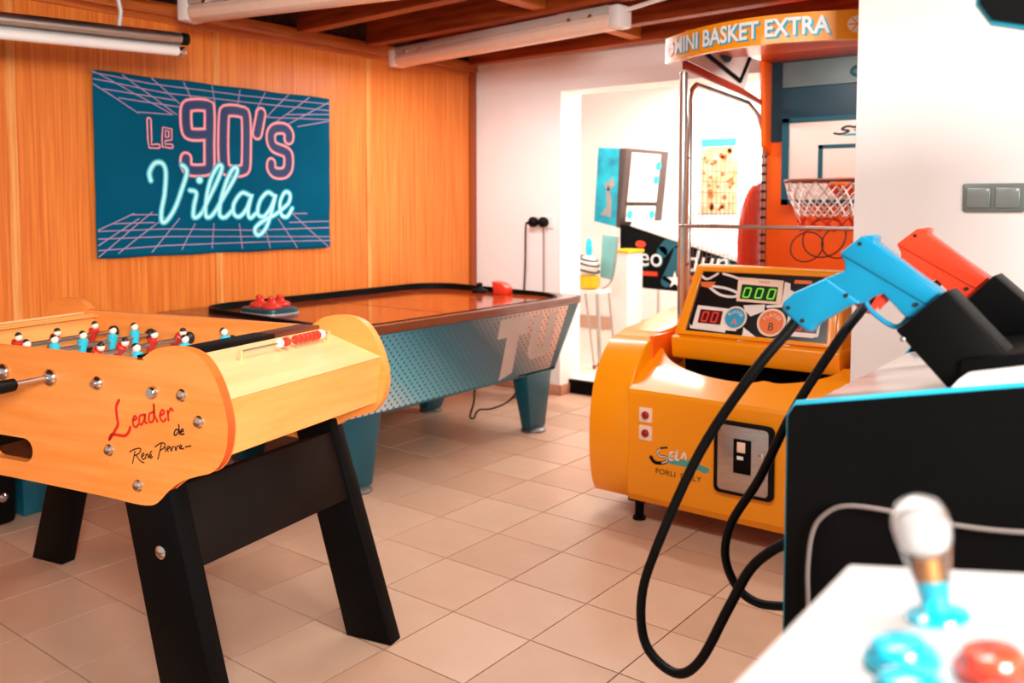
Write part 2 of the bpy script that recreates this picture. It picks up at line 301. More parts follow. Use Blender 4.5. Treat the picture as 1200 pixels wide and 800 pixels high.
C_RED=[(-0.2646,0.1372),(-0.1572,0.1353),(-0.1568,0.0709),(-0.2656,0.0725)]
C_CA=[(-0.0951,0.1082),(-0.046,0.1124)]
C_CB=[(0.0694,0.1016),(0.1275,0.1067)]
C_W=[[(-0.0695,0.1692),(0.0268,0.1805),(0.0285,0.15),(-0.0273,0.1222),(-0.0565,0.1449)],[(-0.0502,0.0705),(0.0144,0.0313),(-0.0303,0.0106),(-0.0666,0.007),(-0.0479,0.0376)],[(0.0954,0.2892),(0.1203,0.2824),(0.1253,0.2537),(0.1506,0.243),(0.1112,0.1991),(0.1039,0.1739),(0.0378,0.1648),(0.0316,0.1767),(0.0978,0.1858)],[(-0.302,0.065),(-0.2852,0.0493),(-0.1306,0.0548),(-0.1272,0.0384),(-0.2974,0.0439)],[(0.1636,0.0777),(0.26,0.0905),(0.2704,0.0718),(0.2553,0.0508),(0.1608,0.0495)],[(0.1345,0.023),(0.1682,0.0066),(0.1373,0.0074)]]
C_LOOP=[[(-0.259,0.2554),(-0.1885,0.2119),(-0.1189,0.2064),(-0.11,0.2258),(-0.1691,0.2435),(-0.2224,0.2489)],[(-0.1918,0.3119),(-0.1464,0.3012),(-0.1101,0.2902)],[(-0.3002,0.3018),(-0.2646,0.2816),(-0.2177,0.3106)]]
C_ORANGE=[(-0.2926,0.2667),(-0.2182,0.271),(-0.2379,0.2392),(-0.2835,0.2451)]
C_RED2=[(0.1369,0.3),(0.2106,0.3),(0.2095,0.2836),(0.1359,0.2833)]
# ================================================================== SETTING
D = 5.287          # doorway wall plane
XL = -4.443        # panelled wall plane
ROT = math.radians(-4)
fl = struct(MB().bb(XL-.2, 2.6, -1.8, 5.46, -.06, -.004).build('floor', M_grout))
T0x, T0y, TS = -1.974, 1.9005, .3292
tm = []
for m in (M_tile, M_tile2, M_tile3):
    q = MB().bb(0, TS-.005, 0, TS-.005, -.012, 0).build('tile', m, fl); tm.append(q)
first = [True]*3; ntile = 0
for i in range(-8, 7):
    for j in range(-6, 11):
        x = T0x+i*TS; y = T0y+j*TS
        # tiles the photograph can see (a wedge from the camera) are pieces; skip those beyond walls
        if x < XL-.25 or y > 5.3 or x*0.97 > -.12*y+.35 and y > 2.2 or x > .9: continue
        if y < -.4 or (y < .6 and x < -2.3) or ntile > 290: continue
        k = random.choice((0, 0, 1, 2))
        if first[k]: o = tm[k]; first[k] = False
        else: o = tm[k].copy(); COL.objects.link(o); o.parent = fl
        o.location = (x+.002, y+.002, random.uniform(-.0006, .0004)); ntile += 1
# panelled wall
wl = struct(MB().bb(XL-.14, XL-.02, -1.6, 5.5, 0, 2.75).build('wall_left', M_board))
ys = [-1.6, -.325, .785, 1.895, 3.005, 4.175, 5.30]
for a, b in zip(ys[:-1], ys[1:]):
    MB().bb(XL-.02, XL, a+.018, b-.018, 0.0, 2.42).build('panel', M_panel, wl, bevel=.002, seg=1)
for y in ys[1:-1]:
    MB().bb(XL-.02, XL+.008, y-.022, y+.022, 0, 2.42).build('cover_strip', M_strip, wl, bevel=.003, seg=1)
MB().bb(XL-.02, XL+.02, 5.22, 5.30, 0, 2.42).build('corner_post', mat('dark_strip', '#A14A1B', .45, scale=6, stretch=(9, 9, .4)), wl, bevel=.003)
MB().bb(XL-.02, XL+.035, -1.6, 5.29, 2.40, 2.47).bb(XL-.02, XL+.015, -1.6, 5.29, 2.365, 2.40).build('cornice', M_cornice, wl, bevel=.004)
# doorway wall (thickness .26), opening from x=-3.64 to -1.98
wb = MB()
wb.bb(XL-.1, -3.637, D, D+.26, 0, 2.75)
wb.bb(-3.637, -1.98, D, D+.26, 2.2, 2.75)
wb.bb(-1.98, 1.2, D, D+.26, 0, 2.75)
wb = struct(wb.build('wall_back', M_white))
bsb = MB().bb(XL, -3.625, D-.012, D, 0, .075).bb(-3.637, -3.625, D-.012, D+.26, 0, .075)
struct(bsb.build('baseboard_back', M_skirt, bevel=.002))
# wall with the switches
wr = struct(MB().bb(-.985, 2.6, 3.3, 3.42, 0, 2.75).build('wall_right', M_white, bevel=.006))
# ceiling boards and beams
ce = struct(MB().bb(XL-.15, 2.6, -1.8, 5.5, 2.66, 2.72).build('ceiling', M_board))
for k, y in enumerate([5.21, 4.62, 4.03, 3.46, 2.88, 2.28, 1.68, 1.08, .48, -.12]):
    R = Matrix.Rotation(ROT if k else math.radians(-2.5), 3, 'Z'); cx = -1.0
    b = MB(); L = 6.95
    b.box((-.92, y-(.12 if k else .16), 2.555), (L, .085, .23), R)
    b.build('beam', M_beam, ce, bevel=.004, seg=1)
for y0, x0, w in ((4.62, -2.92, .09), (4.03, -2.85, .09), (3.46, -2.9, .09), (4.03, -1.5, .09), (2.88, -3.0, .09), (2.28, -1.7, .09), (3.46, -1.4, .09)):
    yb = y0-.12-(x0+.92)*math.sin(-ROT)*1
    MB().bb(x0-w/2, x0+w/2, yb+.05, yb+.54, 2.46, 2.655).build('beam_spacer', M_block, ce, bevel=.003, seg=1)
# rooms beyond the doorway
rf = MB().bb(-5.6, -1.0, D+.14, 7.9, -.05, .105)
rf = struct(rf.build('floor_back', mat('pale_floor', '#F5E3D3', .35, var=.03)))
struct(MB().bb(-3.64, -1.98, D+.115, D+.14, 0, .10).build('trim_1', M_black))
struct(MB().bb(-5.6, -1.0, 7.75, 7.9, 0, 2.8).build('wall_far', M_whiteb))
struct(MB().bb(-5.6, -1.0, 7.735, 7.75, .105, .24).build('baseboard_far', mat('skirting_far', '#D4A58C', .5)))
struct(MB().bb(-5.7, -5.6, D+.26, 7.9, 0, 2.8).build('wall_far_left', M_whiteb))
struct(MB().bb(-1.1, -1.0, D+.26, 7.75, .105, 2.8).build('wall_far_right', M_whiteb))
struct(MB().bb(-5.7, -1.0, D+.26, 7.9, 2.8, 2.9).build('ceiling_back', M_whiteb))

# ================================================================== POSTER
def wav(u, v): return .021+.004*math.sin(u*9+v*3)+.003*math.sin(v*21+u*4)*(1-(v-1.1))+.002*math.sin(u*27)
def pos_y(y, z): return XL+wav(y, z)
po = thing('poster', 'dark teal fabric wall hanging with neon style lettering on the wood panelling', 'poster', (XL, 3.045, 1.11))
OX = Vector((XL, 3.045, 1.11))
def PF(off): return lambda y, z: Vector((pos_y(y, z)+off, y, z))-OX
def quadp(s, t):   # s along, t up
    bl, br, tr, tl = (2.281, 1.118), (3.809, 1.113), (3.818, 2.065), (2.278, 2.069)
    e = .0022*math.sin(s*23)*(1 if t > .5 else -1)*abs(2*t-1)**6
    y = (bl[0]*(1-s)+br[0]*s)*(1-t)+(tl[0]*(1-s)+tr[0]*s)*t
    z = (bl[1]*(1-s)+br[1]*s)*(1-t)+(tl[1]*(1-s)+tr[1]*s)*t+e
    return y, z
b = MB(); nu, nv = 90, 50
vs = []
for j in range(nv+1):
    for i in range(nu+1): vs.append(PF(0)(*quadp(i/nu, j/nv)))
fs = [(j*(nu+1)+i, j*(nu+1)+i+1, (j+1)*(nu+1)+i+1, (j+1)*(nu+1)+i) for j in range(nv) for i in range(nu)]
b.add(vs, fs); sh = b.build('cloth', M_cloth, po, smooth=True)
md = sh.modifiers.new('s', 'SOLIDIFY'); md.thickness = .002; md.offset = -1
b = MB()
for st in GRIDT+GRIDB: b.ribbon(st, .0055, PF(.0016), smooth=False)
b.build('printed_grid', M_lilac, po)
b = MB(); c = MB(); d = MB()
for g in (NINE, ZERO, APOS, ESS):
    for st in g:
        cl = (st[0] == st[-1]); q = st[:-1] if cl else st
        b.ribbon(q, .078, PF(.0022), smooth=True, closed=cl); c.ribbon(q, .049, PF(.0028), smooth=True, closed=cl); d.ribbon(q, .032, PF(.0034), smooth=True, closed=cl)
b.build('printed_digits', M_pink, po, label='pink outlined 90s lettering')
c.build('digit_shade', M_pinkd, po); d.build('digit_core', M_navyp, po)
b = MB(); c = MB()
for st in LE: b.ribbon(st, .030, PF(.0022), smooth=False); c.ribbon(st, .014, PF(.0028), smooth=False)
b.build('printed_word', M_pink, po); c.build('word_core', M_navyp, po)
b = MB(); c = MB()
for st in VILLAGE: b.ribbon(st, 0.036, PF(.0040)); c.ribbon(st, .019, PF(.0046))
b.flat(circ(VDOT[0][0], VDOT[0][1], 0.026, 16), PF(.0041)); c.flat(circ(VDOT[0][0], VDOT[0][1], .018, 16), PF(.0047))
b.build('script_glow', M_neong, po); c.build('printed_script', M_neon, po, label='white and cyan cursive lettering')

# ================================================================== LIGHT FITTINGS
# left: hung twin tube fitting along the panelled wall
A = Vector((-3.9, 1.05, 2.125)); Bv = Vector((-3.88, 2.46, 2.185))
tf = thing('tube_light', 'grey hung twin tube light fitting in front of the panelled wall, top left', 'light', tuple((A+Bv)/2))
O = (A+Bv)/2
def rel(p): return Vector(p)-O
d = (Bv-A).normalized()
up = Vector((0, 0, 1))
MB().cyl(rel(A), rel(Bv-d*.03), .029, n=20).build('upper_tube', M_steel, tf, smooth=True)
MB().cyl(rel(Bv-d*.03), rel(Bv+d*.012), .0295, n=20).build('end_cap', M_rubber, tf, smooth=True, bevel=.003)
o2 = Vector((.012, 0, -.062))
MB().cyl(rel(A+o2), rel(Bv+o2-d*.05), .023, n=20).build('lower_tube', M_tubeg, tf, smooth=True)
MB().cyl(rel(Bv+o2-d*.05), rel(Bv+o2-d*.015), .0235, n=20).build('tube_cap', M_chrome, tf, smooth=True, bevel=.002)
R = Matrix.Rotation(math.atan2(Bv.z-A.z, Bv.y-A.y), 3, 'X')
MB().box(rel((A+Bv)/2+Vector((-.02, -.01, -.028))), (.014, 1.42, .075), R).build('reflector', M_grey, tf, bevel=.003)
MB().tube([rel((-3.9, 2.14, 2.19)), rel((-3.9, 2.15, 2.27)), rel((-3.9, 2.13, 2.36)), rel((-3.9, 2.15, 2.44))], .011, n=8).cyl(rel((-3.9, 2.15, 2.185)), rel((-3.9, 2.15, 2.2)), .022).build('hanger', M_grey, tf, smooth=True)
def batten(label, P, Q, zt=0):
    P = Vector(P); Q = Vector(Q); O = (P+Q)/2; d = Q-P; L = d.length; ang = math.atan2(d.y, d.x); sl = math.asin(d.z/L)
    t = thing('batten_light', label, 'light', tuple(O), ang, 'ceiling batten lights')
    MB().bb(-L/2+.03, L/2-.03, -.055, .055, .03, .075).build('housing', M_grey, t, bevel=.008)
    MB().prism([(-.05, .03), (.05, .03), (.062, -.0), (.05, -.035), (.02, -.048), (-.02, -.048), (-.05, -.035), (-.062, 0)], lambda u, v: (-L/2+.035, u, v), lambda u, v: (L/2-.035, u, v)).build('diffuser', M_tube, t, smooth=True, bevel=.004)
    for s in (-1, 1):
        MB().bb(s*L/2-.035, s*L/2+.035, -.058, .058, -.045, .07).build('end_cap', M_white_pl, t, bevel=.012)
        for q in (.15, .3): MB().bb(s*(L/2-q)-.012, s*(L/2-q)+.012, -.066, .066, .022, .04).build('clip', M_chrome, t, bevel=.002)
    return t
batten('pale batten light with clear end cap, under the beams near the white wall', (-4.28, 4.30, 2.35), (-2.42, 4.06, 2.36))
batten('pale batten light cut by the top edge, between the twin tube light and the poster', (-4.08, 2.62, 2.36), (-2.35, 3.0, 2.36))
tag(MB().tube([(-2.38, 4.06, 2.40), (-1.9, 3.95, 2.43), (-1.2, 3.86, 2.42), (-.6, 3.8, 2.42)], .012, n=8).build('cable_conduit', M_white_pl, smooth=True), 'pale conduit running from the batten light along the beams', 'conduit')

# ================================================================== OUTLET, PLUGS
ot = thing('power_outlet', 'white double wall outlet beside the doorway', 'outlet', (-3.755, D, 1.26))
MB().bb(-.08, .06, -.012, 0, -.045, .045).build('cover_plate', M_white_pl, ot, bevel=.004)
for i, (x, lab) in enumerate(((-3.855, 'left'), (-3.765, 'right'))):
    pl = thing('plug', 'black plug, %s of the two in the outlet' % lab, 'plug', (x, D-.012, 1.262), 0, 'plugs in the wall outlet')
    MB().lathe([(.034, 0), (.038, .01), (.038, .035), (.026, .05), (.012, .055)], (0, 0, 0), (0, -1, 0), 16).build('plug_body', M_rubber, pl, smooth=True)
    if i == 0:
        MB().cyl((-.02, -.035, 0), (-.055, -.04, -.012), .012, .007).build('strain_relief', M_rubber, pl, smooth=True)
        MB().tube(smooth2([(-.05, -.04, -.015), (-.06, -.035, -.06), (-.066, -.03, -.3), (-.075, -.03, -.5), (-.08, -.04, -.9), (-.05, -.08, -1.1), (.0, -.13, -1.22), (.05, -.35, -1.245)]), .007).build('cord', M_dark, pl, smooth=True)
    else:
        MB().tube(smooth2([(0, -.03, -.03), (.004, -.022, -.1), (.004, -.02, -.5), (.006, -.02, -.8), (-.02, -.06, -1.2), (-.05, -.3, -1.252)]), .005).build('cord', M_cordw, pl, smooth=True)
# switches on the right wall
sw = thing('wall_switch', 'grey double rocker switch on the white wall above the guns', 'switch', (-.535, 3.3, 1.418))
MB().prism(rrect(-.092, .092, -.047, .047, .008), lambda u, v: (u, 0, v), lambda u, v: (u, -.012, v)).build('switch_plate', mat('switch_grey', '#737B76', .35, .2), sw, bevel=.002)
for x in (-.043, .043):
    MB().bb(x-.036, x+.036, -.018, -.01, -.034, .034).build('rocker', mat('rocker_grey', '#8A918C', .3, .2), sw, bevel=.004)
    MB().cyl((x+.028, -.018, .026), (x+.028, -.0195, .026), .004).build('indicator', M_white_pl, sw)
# ================================================================== FOOSBALL TABLE
CA, SA = math.cos(math.radians(12.8)), math.sin(math.radians(12.8))
fx, fy = -2.33*CA-2.015*SA, -2.33*SA+2.015*CA
fb = thing('foosball_table', 'orange beech football table with blue and red players on black legs', 'foosball table', (fx, fy, 0), math.radians(12.8))
half = [(.0, .998), (.48, .997), (.52, 1.004), (.56, 1.027), (.605, 1.037), (.668, 1.037), (.72, 1.019), (.761, .973), (.79, .908), (.801, .85), (.790, .785), (.754, .738), (.70, .718), (.65, .70), (.605, .67), (.566, .634), (.535, .62), (.478, .617), (.36, .621), (0, .625)]
hs = [tuple(p) for p in smooth2(half, 3)]
outl = hs+[(-x, z) for x, z in hs[-2:0:-1]]
slot = [(.06+.034*math.cos(t*PI/8-PI/2), .709+.034*math.sin(t*PI/8-PI/2)) for t in range(9)]+[(-.06+.034*math.cos(t*PI/8+PI/2), .709+.034*math.sin(t*PI/8+PI/2)) for t in range(9)]
# keyholed outline: bottom centre -> slot -> back
ib = max(range(len(outl)), key=lambda i: -abs(outl[i][0])-outl[i][1])   # lowest centre vertex
def side_panel(y0, y1, hole):
    b = MB(); n = len(outl)
    if hole:
        bm = bmesh.new(); vo = [bm.verts.new((x, 0, z)) for x, z in outl]; vi = [bm.verts.new((x, 0, z)) for x, z in slot]
        es = [bm.edges.new((vo[i], vo[(i+1) % n])) for i in range(n)]+[bm.edges.new((vi[i], vi[(i+1) % len(vi)])) for i in range(len(vi))]
        bmesh.ops.triangle_fill(bm, use_beauty=True, edges=es)
        bm.verts.index_update(); vv = [tuple(v.co) for v in bm.verts]; ff = [tuple(v.index for v in f.verts) for f in bm.faces]; bm.free()
        b.add([(x, y0, z) for x, y, z in vv], ff); b.add([(x, y1, z) for x, y, z in vv], ff)
        e = MB().add([(x, y0+.001, z) for x, z in outl]+[(x, y1-.001, z) for x, z in outl], [(i, (i+1) % n, n+(i+1) % n, n+i) for i in range(n)])
        m = len(slot)
        b.add([(x, y0, z) for x, z in slot]+[(x, y1, z) for x, z in slot], [(i, (i+1) % m, m+(i+1) % m, m+i) for i in range(m)])
    else:
        b.prism(outl, lambda u, v: (u, y0, v), lambda u, v: (u, y1, v))
        e = MB().add([(x, y0+.001, z) for x, z in outl]+[(x, y1-.001, z) for x, z in outl], [(i, (i+1) % n, n+(i+1) % n, n+i) for i in range(n)])
    s = b.build('side_panel', M_beech, fb)
    # edge band: a thin raised strip round the outline
    k = MB(); o3 = []
    for i in range(n):
        a = Vector(outl[i-1]); c = Vector(outl[(i+1) % n]); d = (c-a).normalized(); nr = Vector((d.y, -d.x))
        o3.append((outl[i][0]-nr.x*-.0015, outl[i][1]-nr.y*-.0015))
    k.add([(x, y0+.002, z) for x, z in o3]+[(x, y1-.002, z) for x, z in o3], [(i, (i+1) % n, n+(i+1) % n, n+i) for i in range(n) if abs(outl[i][0]) > .54 and outl[i][1] < .985 and abs(outl[(i+1) % n][0]) > .54])
    q = k.build('edge_band', M_edge, s, smooth=True); q['kind'] = 'stuff'
    return s
side_panel(-.365, -.337, True); side_panel(.337, .365, False)
IN = .337
for s in (1, -1):
    nm = 'end_panel'
    MB().hexa([(s*.545, -IN, .990), (s*.545, IN, .990), (s*.55, IN, .97), (s*.55, -IN, .97)], [(s*.785, -IN, .915), (s*.785, IN, .915), (s*.765, IN, .905), (s*.765, -IN, .905)]).build('end_panel', M_beechl, fb, label='pale sloping upper end board')
    MB().hexa([(s*.785, -IN, .914), (s*.785, IN, .914), (s*.765, IN, .904), (s*.765, -IN, .904)], [(s*.765, -IN, .768), (s*.765, IN, .768), (s*.74, IN, .768), (s*.74, -IN, .768)]).build('end_panel', M_beechm, fb, label='darker lower end board')
    MB().bb(s*.495, s*.53, -IN, IN, .84, .985).build('goal_wall', M_beechm, fb)
    MB().bb(s*.470, s*.548, -IN, IN-.22, .975, 1.003 if s > 0 else .982).build('dark_rail' if s > 0 else 'end_rail', M_black if s > 0 else M_beechm, fb, bevel=.002)
    MB().bb(s*.470, s*.548, IN-.22, IN, .975, 1.002 if s > 0 else .982).build('brown_rail', M_brownw if s > 0 else M_beechm, fb, bevel=.002)
    MB().bb(s*.45, s*.742, -IN, IN, .768, .78).build('end_base', M_beechm, fb)
MB().bb(-.50, .50, -IN, IN, .755, .772).bb(-.16, .16, -IN, -.18, .665, .675).bb(-.16, .16, -.19, -.18, .665, .755).build('cabinet_floor', M_brownw, fb)  # floor board, plus a small box added behind the slot to keep it dark
MB().bb(-.53, .53, -IN, IN, .83, .845).build('playing_field', M_field, fb)
b = MB()
b.bb(-.006, .006, -IN, IN, .8452, .8458).flat(circ(0, 0, .11, 24), lambda u, v: (u, v, .8462))
b.build('field_marking', M_white_pl, fb)
# rods, bearings, handles, players
rods = [(.358, 'r', (-.18, -.02)), (.178, 't', (-.07, .12, .307)), (-.015, 'r', (-.06, .034, .165, .28)), (-.20, 't', (-.16, -.06, .045, .165, .262)), (-.385, 'r', (-.06, .08, .24)), (-.56, 't', (.03, .17, .297)), (-.70, 'r', (.08,))]
RZ = .925
def player(parent, x, y, m, tilt):
    R = Matrix.Rotation(tilt, 3, 'Y')
    def tr(b): b.v = [tuple(R @ (Vector(v)-Vector((x, y, RZ)))+Vector((x, y, RZ))) for v in b.v]; return b
    b = MB(); b.lathe([(.004, -.034), (.011, -.032), (.013, -.01), (.017, .012), (.018, .02), (.008, .026)], (x, y, RZ), (0, 0, 1), 12)
    p = tr(b).build('player', m, parent, smooth=True)
    tr(MB().ball((x, y, RZ+.036), .0125, 12)).build('head', M_skin, p, smooth=True)
    tr(MB().ball((x-.004, y, RZ+.041), .0115, 10)).build('hair', M_dark, p, smooth=True)
    tr(MB().hexa([(x-.006, y-.010, RZ-.03), (x+.006, y-.010, RZ-.03), (x+.006, y+.010, RZ-.03), (x-.006, y+.010, RZ-.03)], [(x-.010, y-.012, RZ-.075), (x+.008, y-.012, RZ-.075), (x+.008, y+.012, RZ-.075), (x-.010, y+.012, RZ-.075)])).build('foot', M_white_pl if m is M_tealp else M_dark, p, bevel=.003)
for i, (x, c, ys_) in enumerate(rods):
    rd = MB().cyl((x, -.49 if c == 't' else -.385, RZ), (x, .385 if c == 't' else .49, RZ), .008, n=12).build('rod', M_steel, fb, smooth=True)
    for y in (-.345, .345):
        sgn = -1 if y < 0 else 1
        MB().lathe([(.019, 0), (.019, .006), (.015, .010), (.0105, .014)] if x > .3 else [(.024, 0), (.024, .008), (.018, .014), (.011, .018)], (x, sgn*.365, RZ), (0, sgn, 0), 18).build('bearing', M_chrome, fb, smooth=True, bevel=.001)
        MB().lathe([(.022, 0), (.022, .008), (.012, .022)], (x, sgn*.337, RZ), (0, -sgn, 0), 16).build('bushing', M_dark, fb, smooth=True)
    yy = -1 if c == 't' else 1
    if x < .3:
        MB().lathe([(.010, 0), (.017, .006), (.018, .05), (.015, .075), (.018, .1), (.016, .118), (.006, .123)], (x, yy*.47, RZ), (0, yy, 0), 16).build('handle', M_rubber, fb, smooth=True)
    for y in ys_: player(rd, x, y, M_tealp if c == 't' else M_redp, random.uniform(-.25, .25) if c == 't' else random.uniform(.3, .8))
MB().lathe([(.017, 0), (.017, .008), (.012, .014)], (.557, -.365, .918), (0, -1, 0), 18).build('bearing', M_chrome, fb, smooth=True)
# bolts on the signed panel
for x, z in ((.653, .919), (.708, .857), (.393, .749), (.495, .667), (-.653, .919), (-.708, .857), (-.393, .749), (-.495, .667)):
    for sg in (-1, 1):
        MB().lathe([(.0165, 0), (.0165, .002), (.012, .005), (.011, .009), (.005, .011)], (x, sg*.365, z), (0, sg, 0), 18).build('bolt', M_chrome, fb, smooth=True)
# scoring beads
rb = MB().cyl((.625, -.12, .990), (.625, .28, .990), .003, n=8).build('bead_rod', M_steel, fb, smooth=True)
for y, l_, m in ((.045, .014, M_white_pl), (.075, .022, M_redpl), (.12, .018, M_redpl), (.142, .016, M_redpl), (.162, .016, M_redpl), (.182, .016, M_redpl), (.202, .016, M_redpl), (.222, .016, M_redpl), (.243, .014, M_white_pl)):
    MB().lathe([(.006, -l_/2), (.013, -l_/3), (.0145, 0), (.013, l_/3), (.006, l_/2)], (.625, y, .990), (0, 1, 0), 14).build('score_bead', m, fb, smooth=True)
for y in (-.12, .28): MB().bb(.621, .629, y-.004, y+.004, .955, .995).build('bead_bracket', M_beechl, fb)
# lettering
def FP(off): return lambda u, v: (u, -.365-off, v)
b = MB()
for i, st in enumerate(LEADER): b.ribbon(st, .0065 if i > 1 else .009, FP(.0008))
b.build('red_lettering', M_inkr, fb, label='red handwritten Leader lettering')
b = MB()
for st in DE: b.ribbon(st, .0042, FP(.0008))
for st in NAME: b.ribbon(st, .0034, FP(.0008))
b.build('black_lettering', M_inkb, fb, label='black signature lettering')
# legs: boards leaning outwards lengthwise
for s in (1, -1):
    for t in (-1, 1):
        y0 = t*.332; w = .055
        a0, a1, a2, a3 = (.42, .59, .585, .775) if t < 0 else (.46, .61, .665, .835)
        top = [(s*a0, y0-w*.55, .70), (s*a1, y0-w*.55, .70), (s*a1, y0+w*.55, .70), (s*a0, y0+w*.55, .70)]
        bot = [(s*a2, y0-w*.55, 0), (s*a3, y0-w*.55, 0), (s*a3, y0+w*.55, 0), (s*a2, y0+w*.55, 0)]
        lg = MB().hexa(bot, top).build('leg', M_black, fb, bevel=.004)
        MB().lathe([(.018, 0), (.018, .002), (.012, .006), (.004, .008)], (s*.565, y0+t*w*.55, .50), (0, t, 0), 16).build('leg_bolt', M_chrome, lg, smooth=True)
    MB().hexa([(s*.625, -.302, .455), (s*.65, -.302, .455), (s*.68, .302, .455), (s*.655, .302, .455)], [(s*.56, -.302, .665), (s*.585, -.302, .665), (s*.615, .302, .665), (s*.59, .302, .665)]).build('leg_apron', mat('dark_apron', '#150D0A', .5, var=.2, spec=.15), fb, bevel=.003)

# ================================================================== AIR HOCKEY TABLE
hk = thing('air_hockey_table', 'long air hockey table with teal and silver dotted side and glossy orange top', 'air hockey table', (-3.62, 3.60, 0))
hx0, hx1, hy0, hy1 = -.78, .56, -1.06, 1.13
def oct(x0, x1, y0, y1, r): return rrect(x0, x1, y0, y1, r, 6)
zt = .805
body = []
b = MB()
top = oct(hx0, hx1, hy0, hy1, .10); bt = oct(hx0+.08, hx1-.10, hy0+.16, hy1-.14, .08)
n = len(top)
b.add([(x, y, .36) for x, y in bt]+[(x, y, zt-.03) for x, y in top], [tuple(range(n-1, -1, -1)), tuple(range(n, 2*n))]+[(i, (i+1) % n, n+(i+1) % n, n+i) for i in range(n)])
b.build('cabinet', M_tealdk, hk, smooth=True)
# printed side sheet: gradient of silver and teal with dark dots
ms = bpy.data.materials.new('dotted_side_print'); ms.use_nodes = True; N = ms.node_tree.nodes; Lk = ms.node_tree.links; pb = N['Principled BSDF']
tc = N.new('ShaderNodeTexCoord'); sp = N.new('ShaderNodeSeparateXYZ'); Lk.new(tc.outputs['Object'], sp.inputs[0])
def mth(op, a, b_=None, cl=False):
    m = N.new('ShaderNodeMath'); m.operation = op; m.use_clamp = cl
    for i, v in enumerate((a, b_)):
        if v is None: continue
        if isinstance(v, (int, float)): m.inputs[i].default_value = v
        else: Lk.new(v, m.inputs[i])
    return m.outputs[0]
Y = sp.outputs['Y']; Z = sp.outputs['Z']
g = mth('ADD', mth('MULTIPLY', Y, .42), mth('MULTIPLY', mth('SUBTRACT', .78, Z), -.6))   # diagonal coordinate
g = mth('ADD', g, .62)
rp = N.new('ShaderNodeValToRGB'); cr = rp.color_ramp
stops = [(0.0, '#C9C3BD'), (.13, '#BFC2C2'), (.27, '#5BA3B2'), (.46, '#056072'), (.60, '#1B4B5C'), (.69, '#6E7274'), (.84, '#D6AE9C'), (1, '#E3BDA8')]
cr.elements[0].position = 0; cr.elements[0].color = lin(stops[0][1]); cr.elements[1].position = 1; cr.elements[1].color = lin(stops[-1][1])
for p_, c_ in stops[1:-1]: e = cr.elements.new(p_); e.color = lin(c_)
Lk.new(g, rp.inputs[0])
P_ = .042
def wave(c, ph): return mth('ABSOLUTE', mth('SUBTRACT', mth('FRACT', mth('ADD', mth('DIVIDE', c, P_), ph)), .5))
d1 = mth('ADD', Y, Z); d2 = mth('SUBTRACT', Y, Z)
r2 = mth('ADD', mth('POWER', wave(d1, 0), 2), mth('POWER', wave(d2, 0), 2))
dot = mth('LESS_THAN', r2, .05)
mx = N.new('ShaderNodeMix'); mx.data_type = 'RGBA'; Lk.new(dot, mx.inputs[0]); Lk.new(rp.outputs[0], mx.inputs[6]); mx.inputs[7].default_value = lin('#1C3F4A')
Lk.new(mx.outputs[2], pb.inputs['Base Color']); pb.inputs['Roughness'].default_value = .28; pb.inputs['Metallic'].default_value = 0
def HS(off):   # (y, t) on the leaning near side, t=0 bottom, 1 top
    def f(y, t):
        x = hx1-.10+.10*t; return (x+off, y, .36+(zt-.03-.36)*t)
    return f
yb0, yb1, yt0, yt1 = hy0+.18, hy1-.26, hy0+.06, hy1-.19
MB().add([HS(.002)(yb0, .03), HS(.002)(yb1, .03), HS(.002)(yt1, .99), HS(.002)(yt0, .99)], [(0, 1, 2, 3)]).build('side_print', ms, hk)
b = MB(); c = .0
def HT(u, v): return HS(.004)(u, v)
# big T and U
b.flat([(.27, .93), (.56, .93), (.56, .66), (.475, .66), (.475, .12), (.36, .04), (.36, .66), (.27, .66)], HT)
b.flat([(.59, .93), (.68, .93), (.68, .46), (.71, .40), (.745, .46), (.745, .93), (.83, .93), (.83, .38), (.78, .27), (.64, .25), (.59, .36)], HT)
b.build('side_lettering', mat('silver_print', '#A79E9A', .35, .2), hk, label='pale grey TU lettering')
MB().bb(.43, .47, hy1-.58, hy1-.20, .372, .378).build('trim_line', M_black, hk)
# rim and playfield
def ring(o, i, z0, z1):
    b = MB(); n = len(o); vs = [(x, y, z0) for x, y in o]+[(x, y, z1) for x, y in o]+[(x, y, z1) for x, y in i]+[(x, y, z0) for x, y in i]
    fs = []
    for k in range(n):
        l = (k+1) % n
        fs += [(k, l, n+l, n+k), (n+k, n+l, 2*n+l, 2*n+k), (2*n+k, 2*n+l, 3*n+l, 3*n+k), (3*n+k, 3*n+l, l, k)]
    return b.add(vs, fs)
ring(oct(hx0-.01, hx1+.01, hy0-.01, hy1+.01, .11), oct(hx0+.085, hx1-.05, hy0+.20, hy1-.08, .24), zt-.03, zt+.012).build('rail', mat('rail_brown', '#6A3524', .25, var=.1, coat=.4), hk, bevel=.004)
ring(oct(hx0+.08, hx1-.050, hy0+.195, hy1-.075, .24), oct(hx0+.10, hx1-.062, hy0+.215, hy1-.095, .23), zt-.02, zt+.032).build('rim', M_blackm, hk, smooth=True)
for v in bpy.data.objects['rim'].data.vertices:   # the wall is lower on the near long side
    if v.co.z > zt: v.co.z = zt+.014+.022*min(1, max(0, (hx1-.10-v.co.x)/.5))
MB().bb(hx0+.05, hx1-.03, hy0+.05, hy1-.05, zt-.028, zt-.004).build('playfield', mat('playfield_orange', '#A8430F', .12, scale=4, stretch=(3, .6, 1), col2='#8E330A', coat=.2), hk)
for y in (-.7, 0, .7): MB().bb(hx0+.12, hx1-.09, y-.006, y+.006, zt-.004, zt-.0034).build('field_line', mat('line_dark', '#7A2E12', .3), hk)
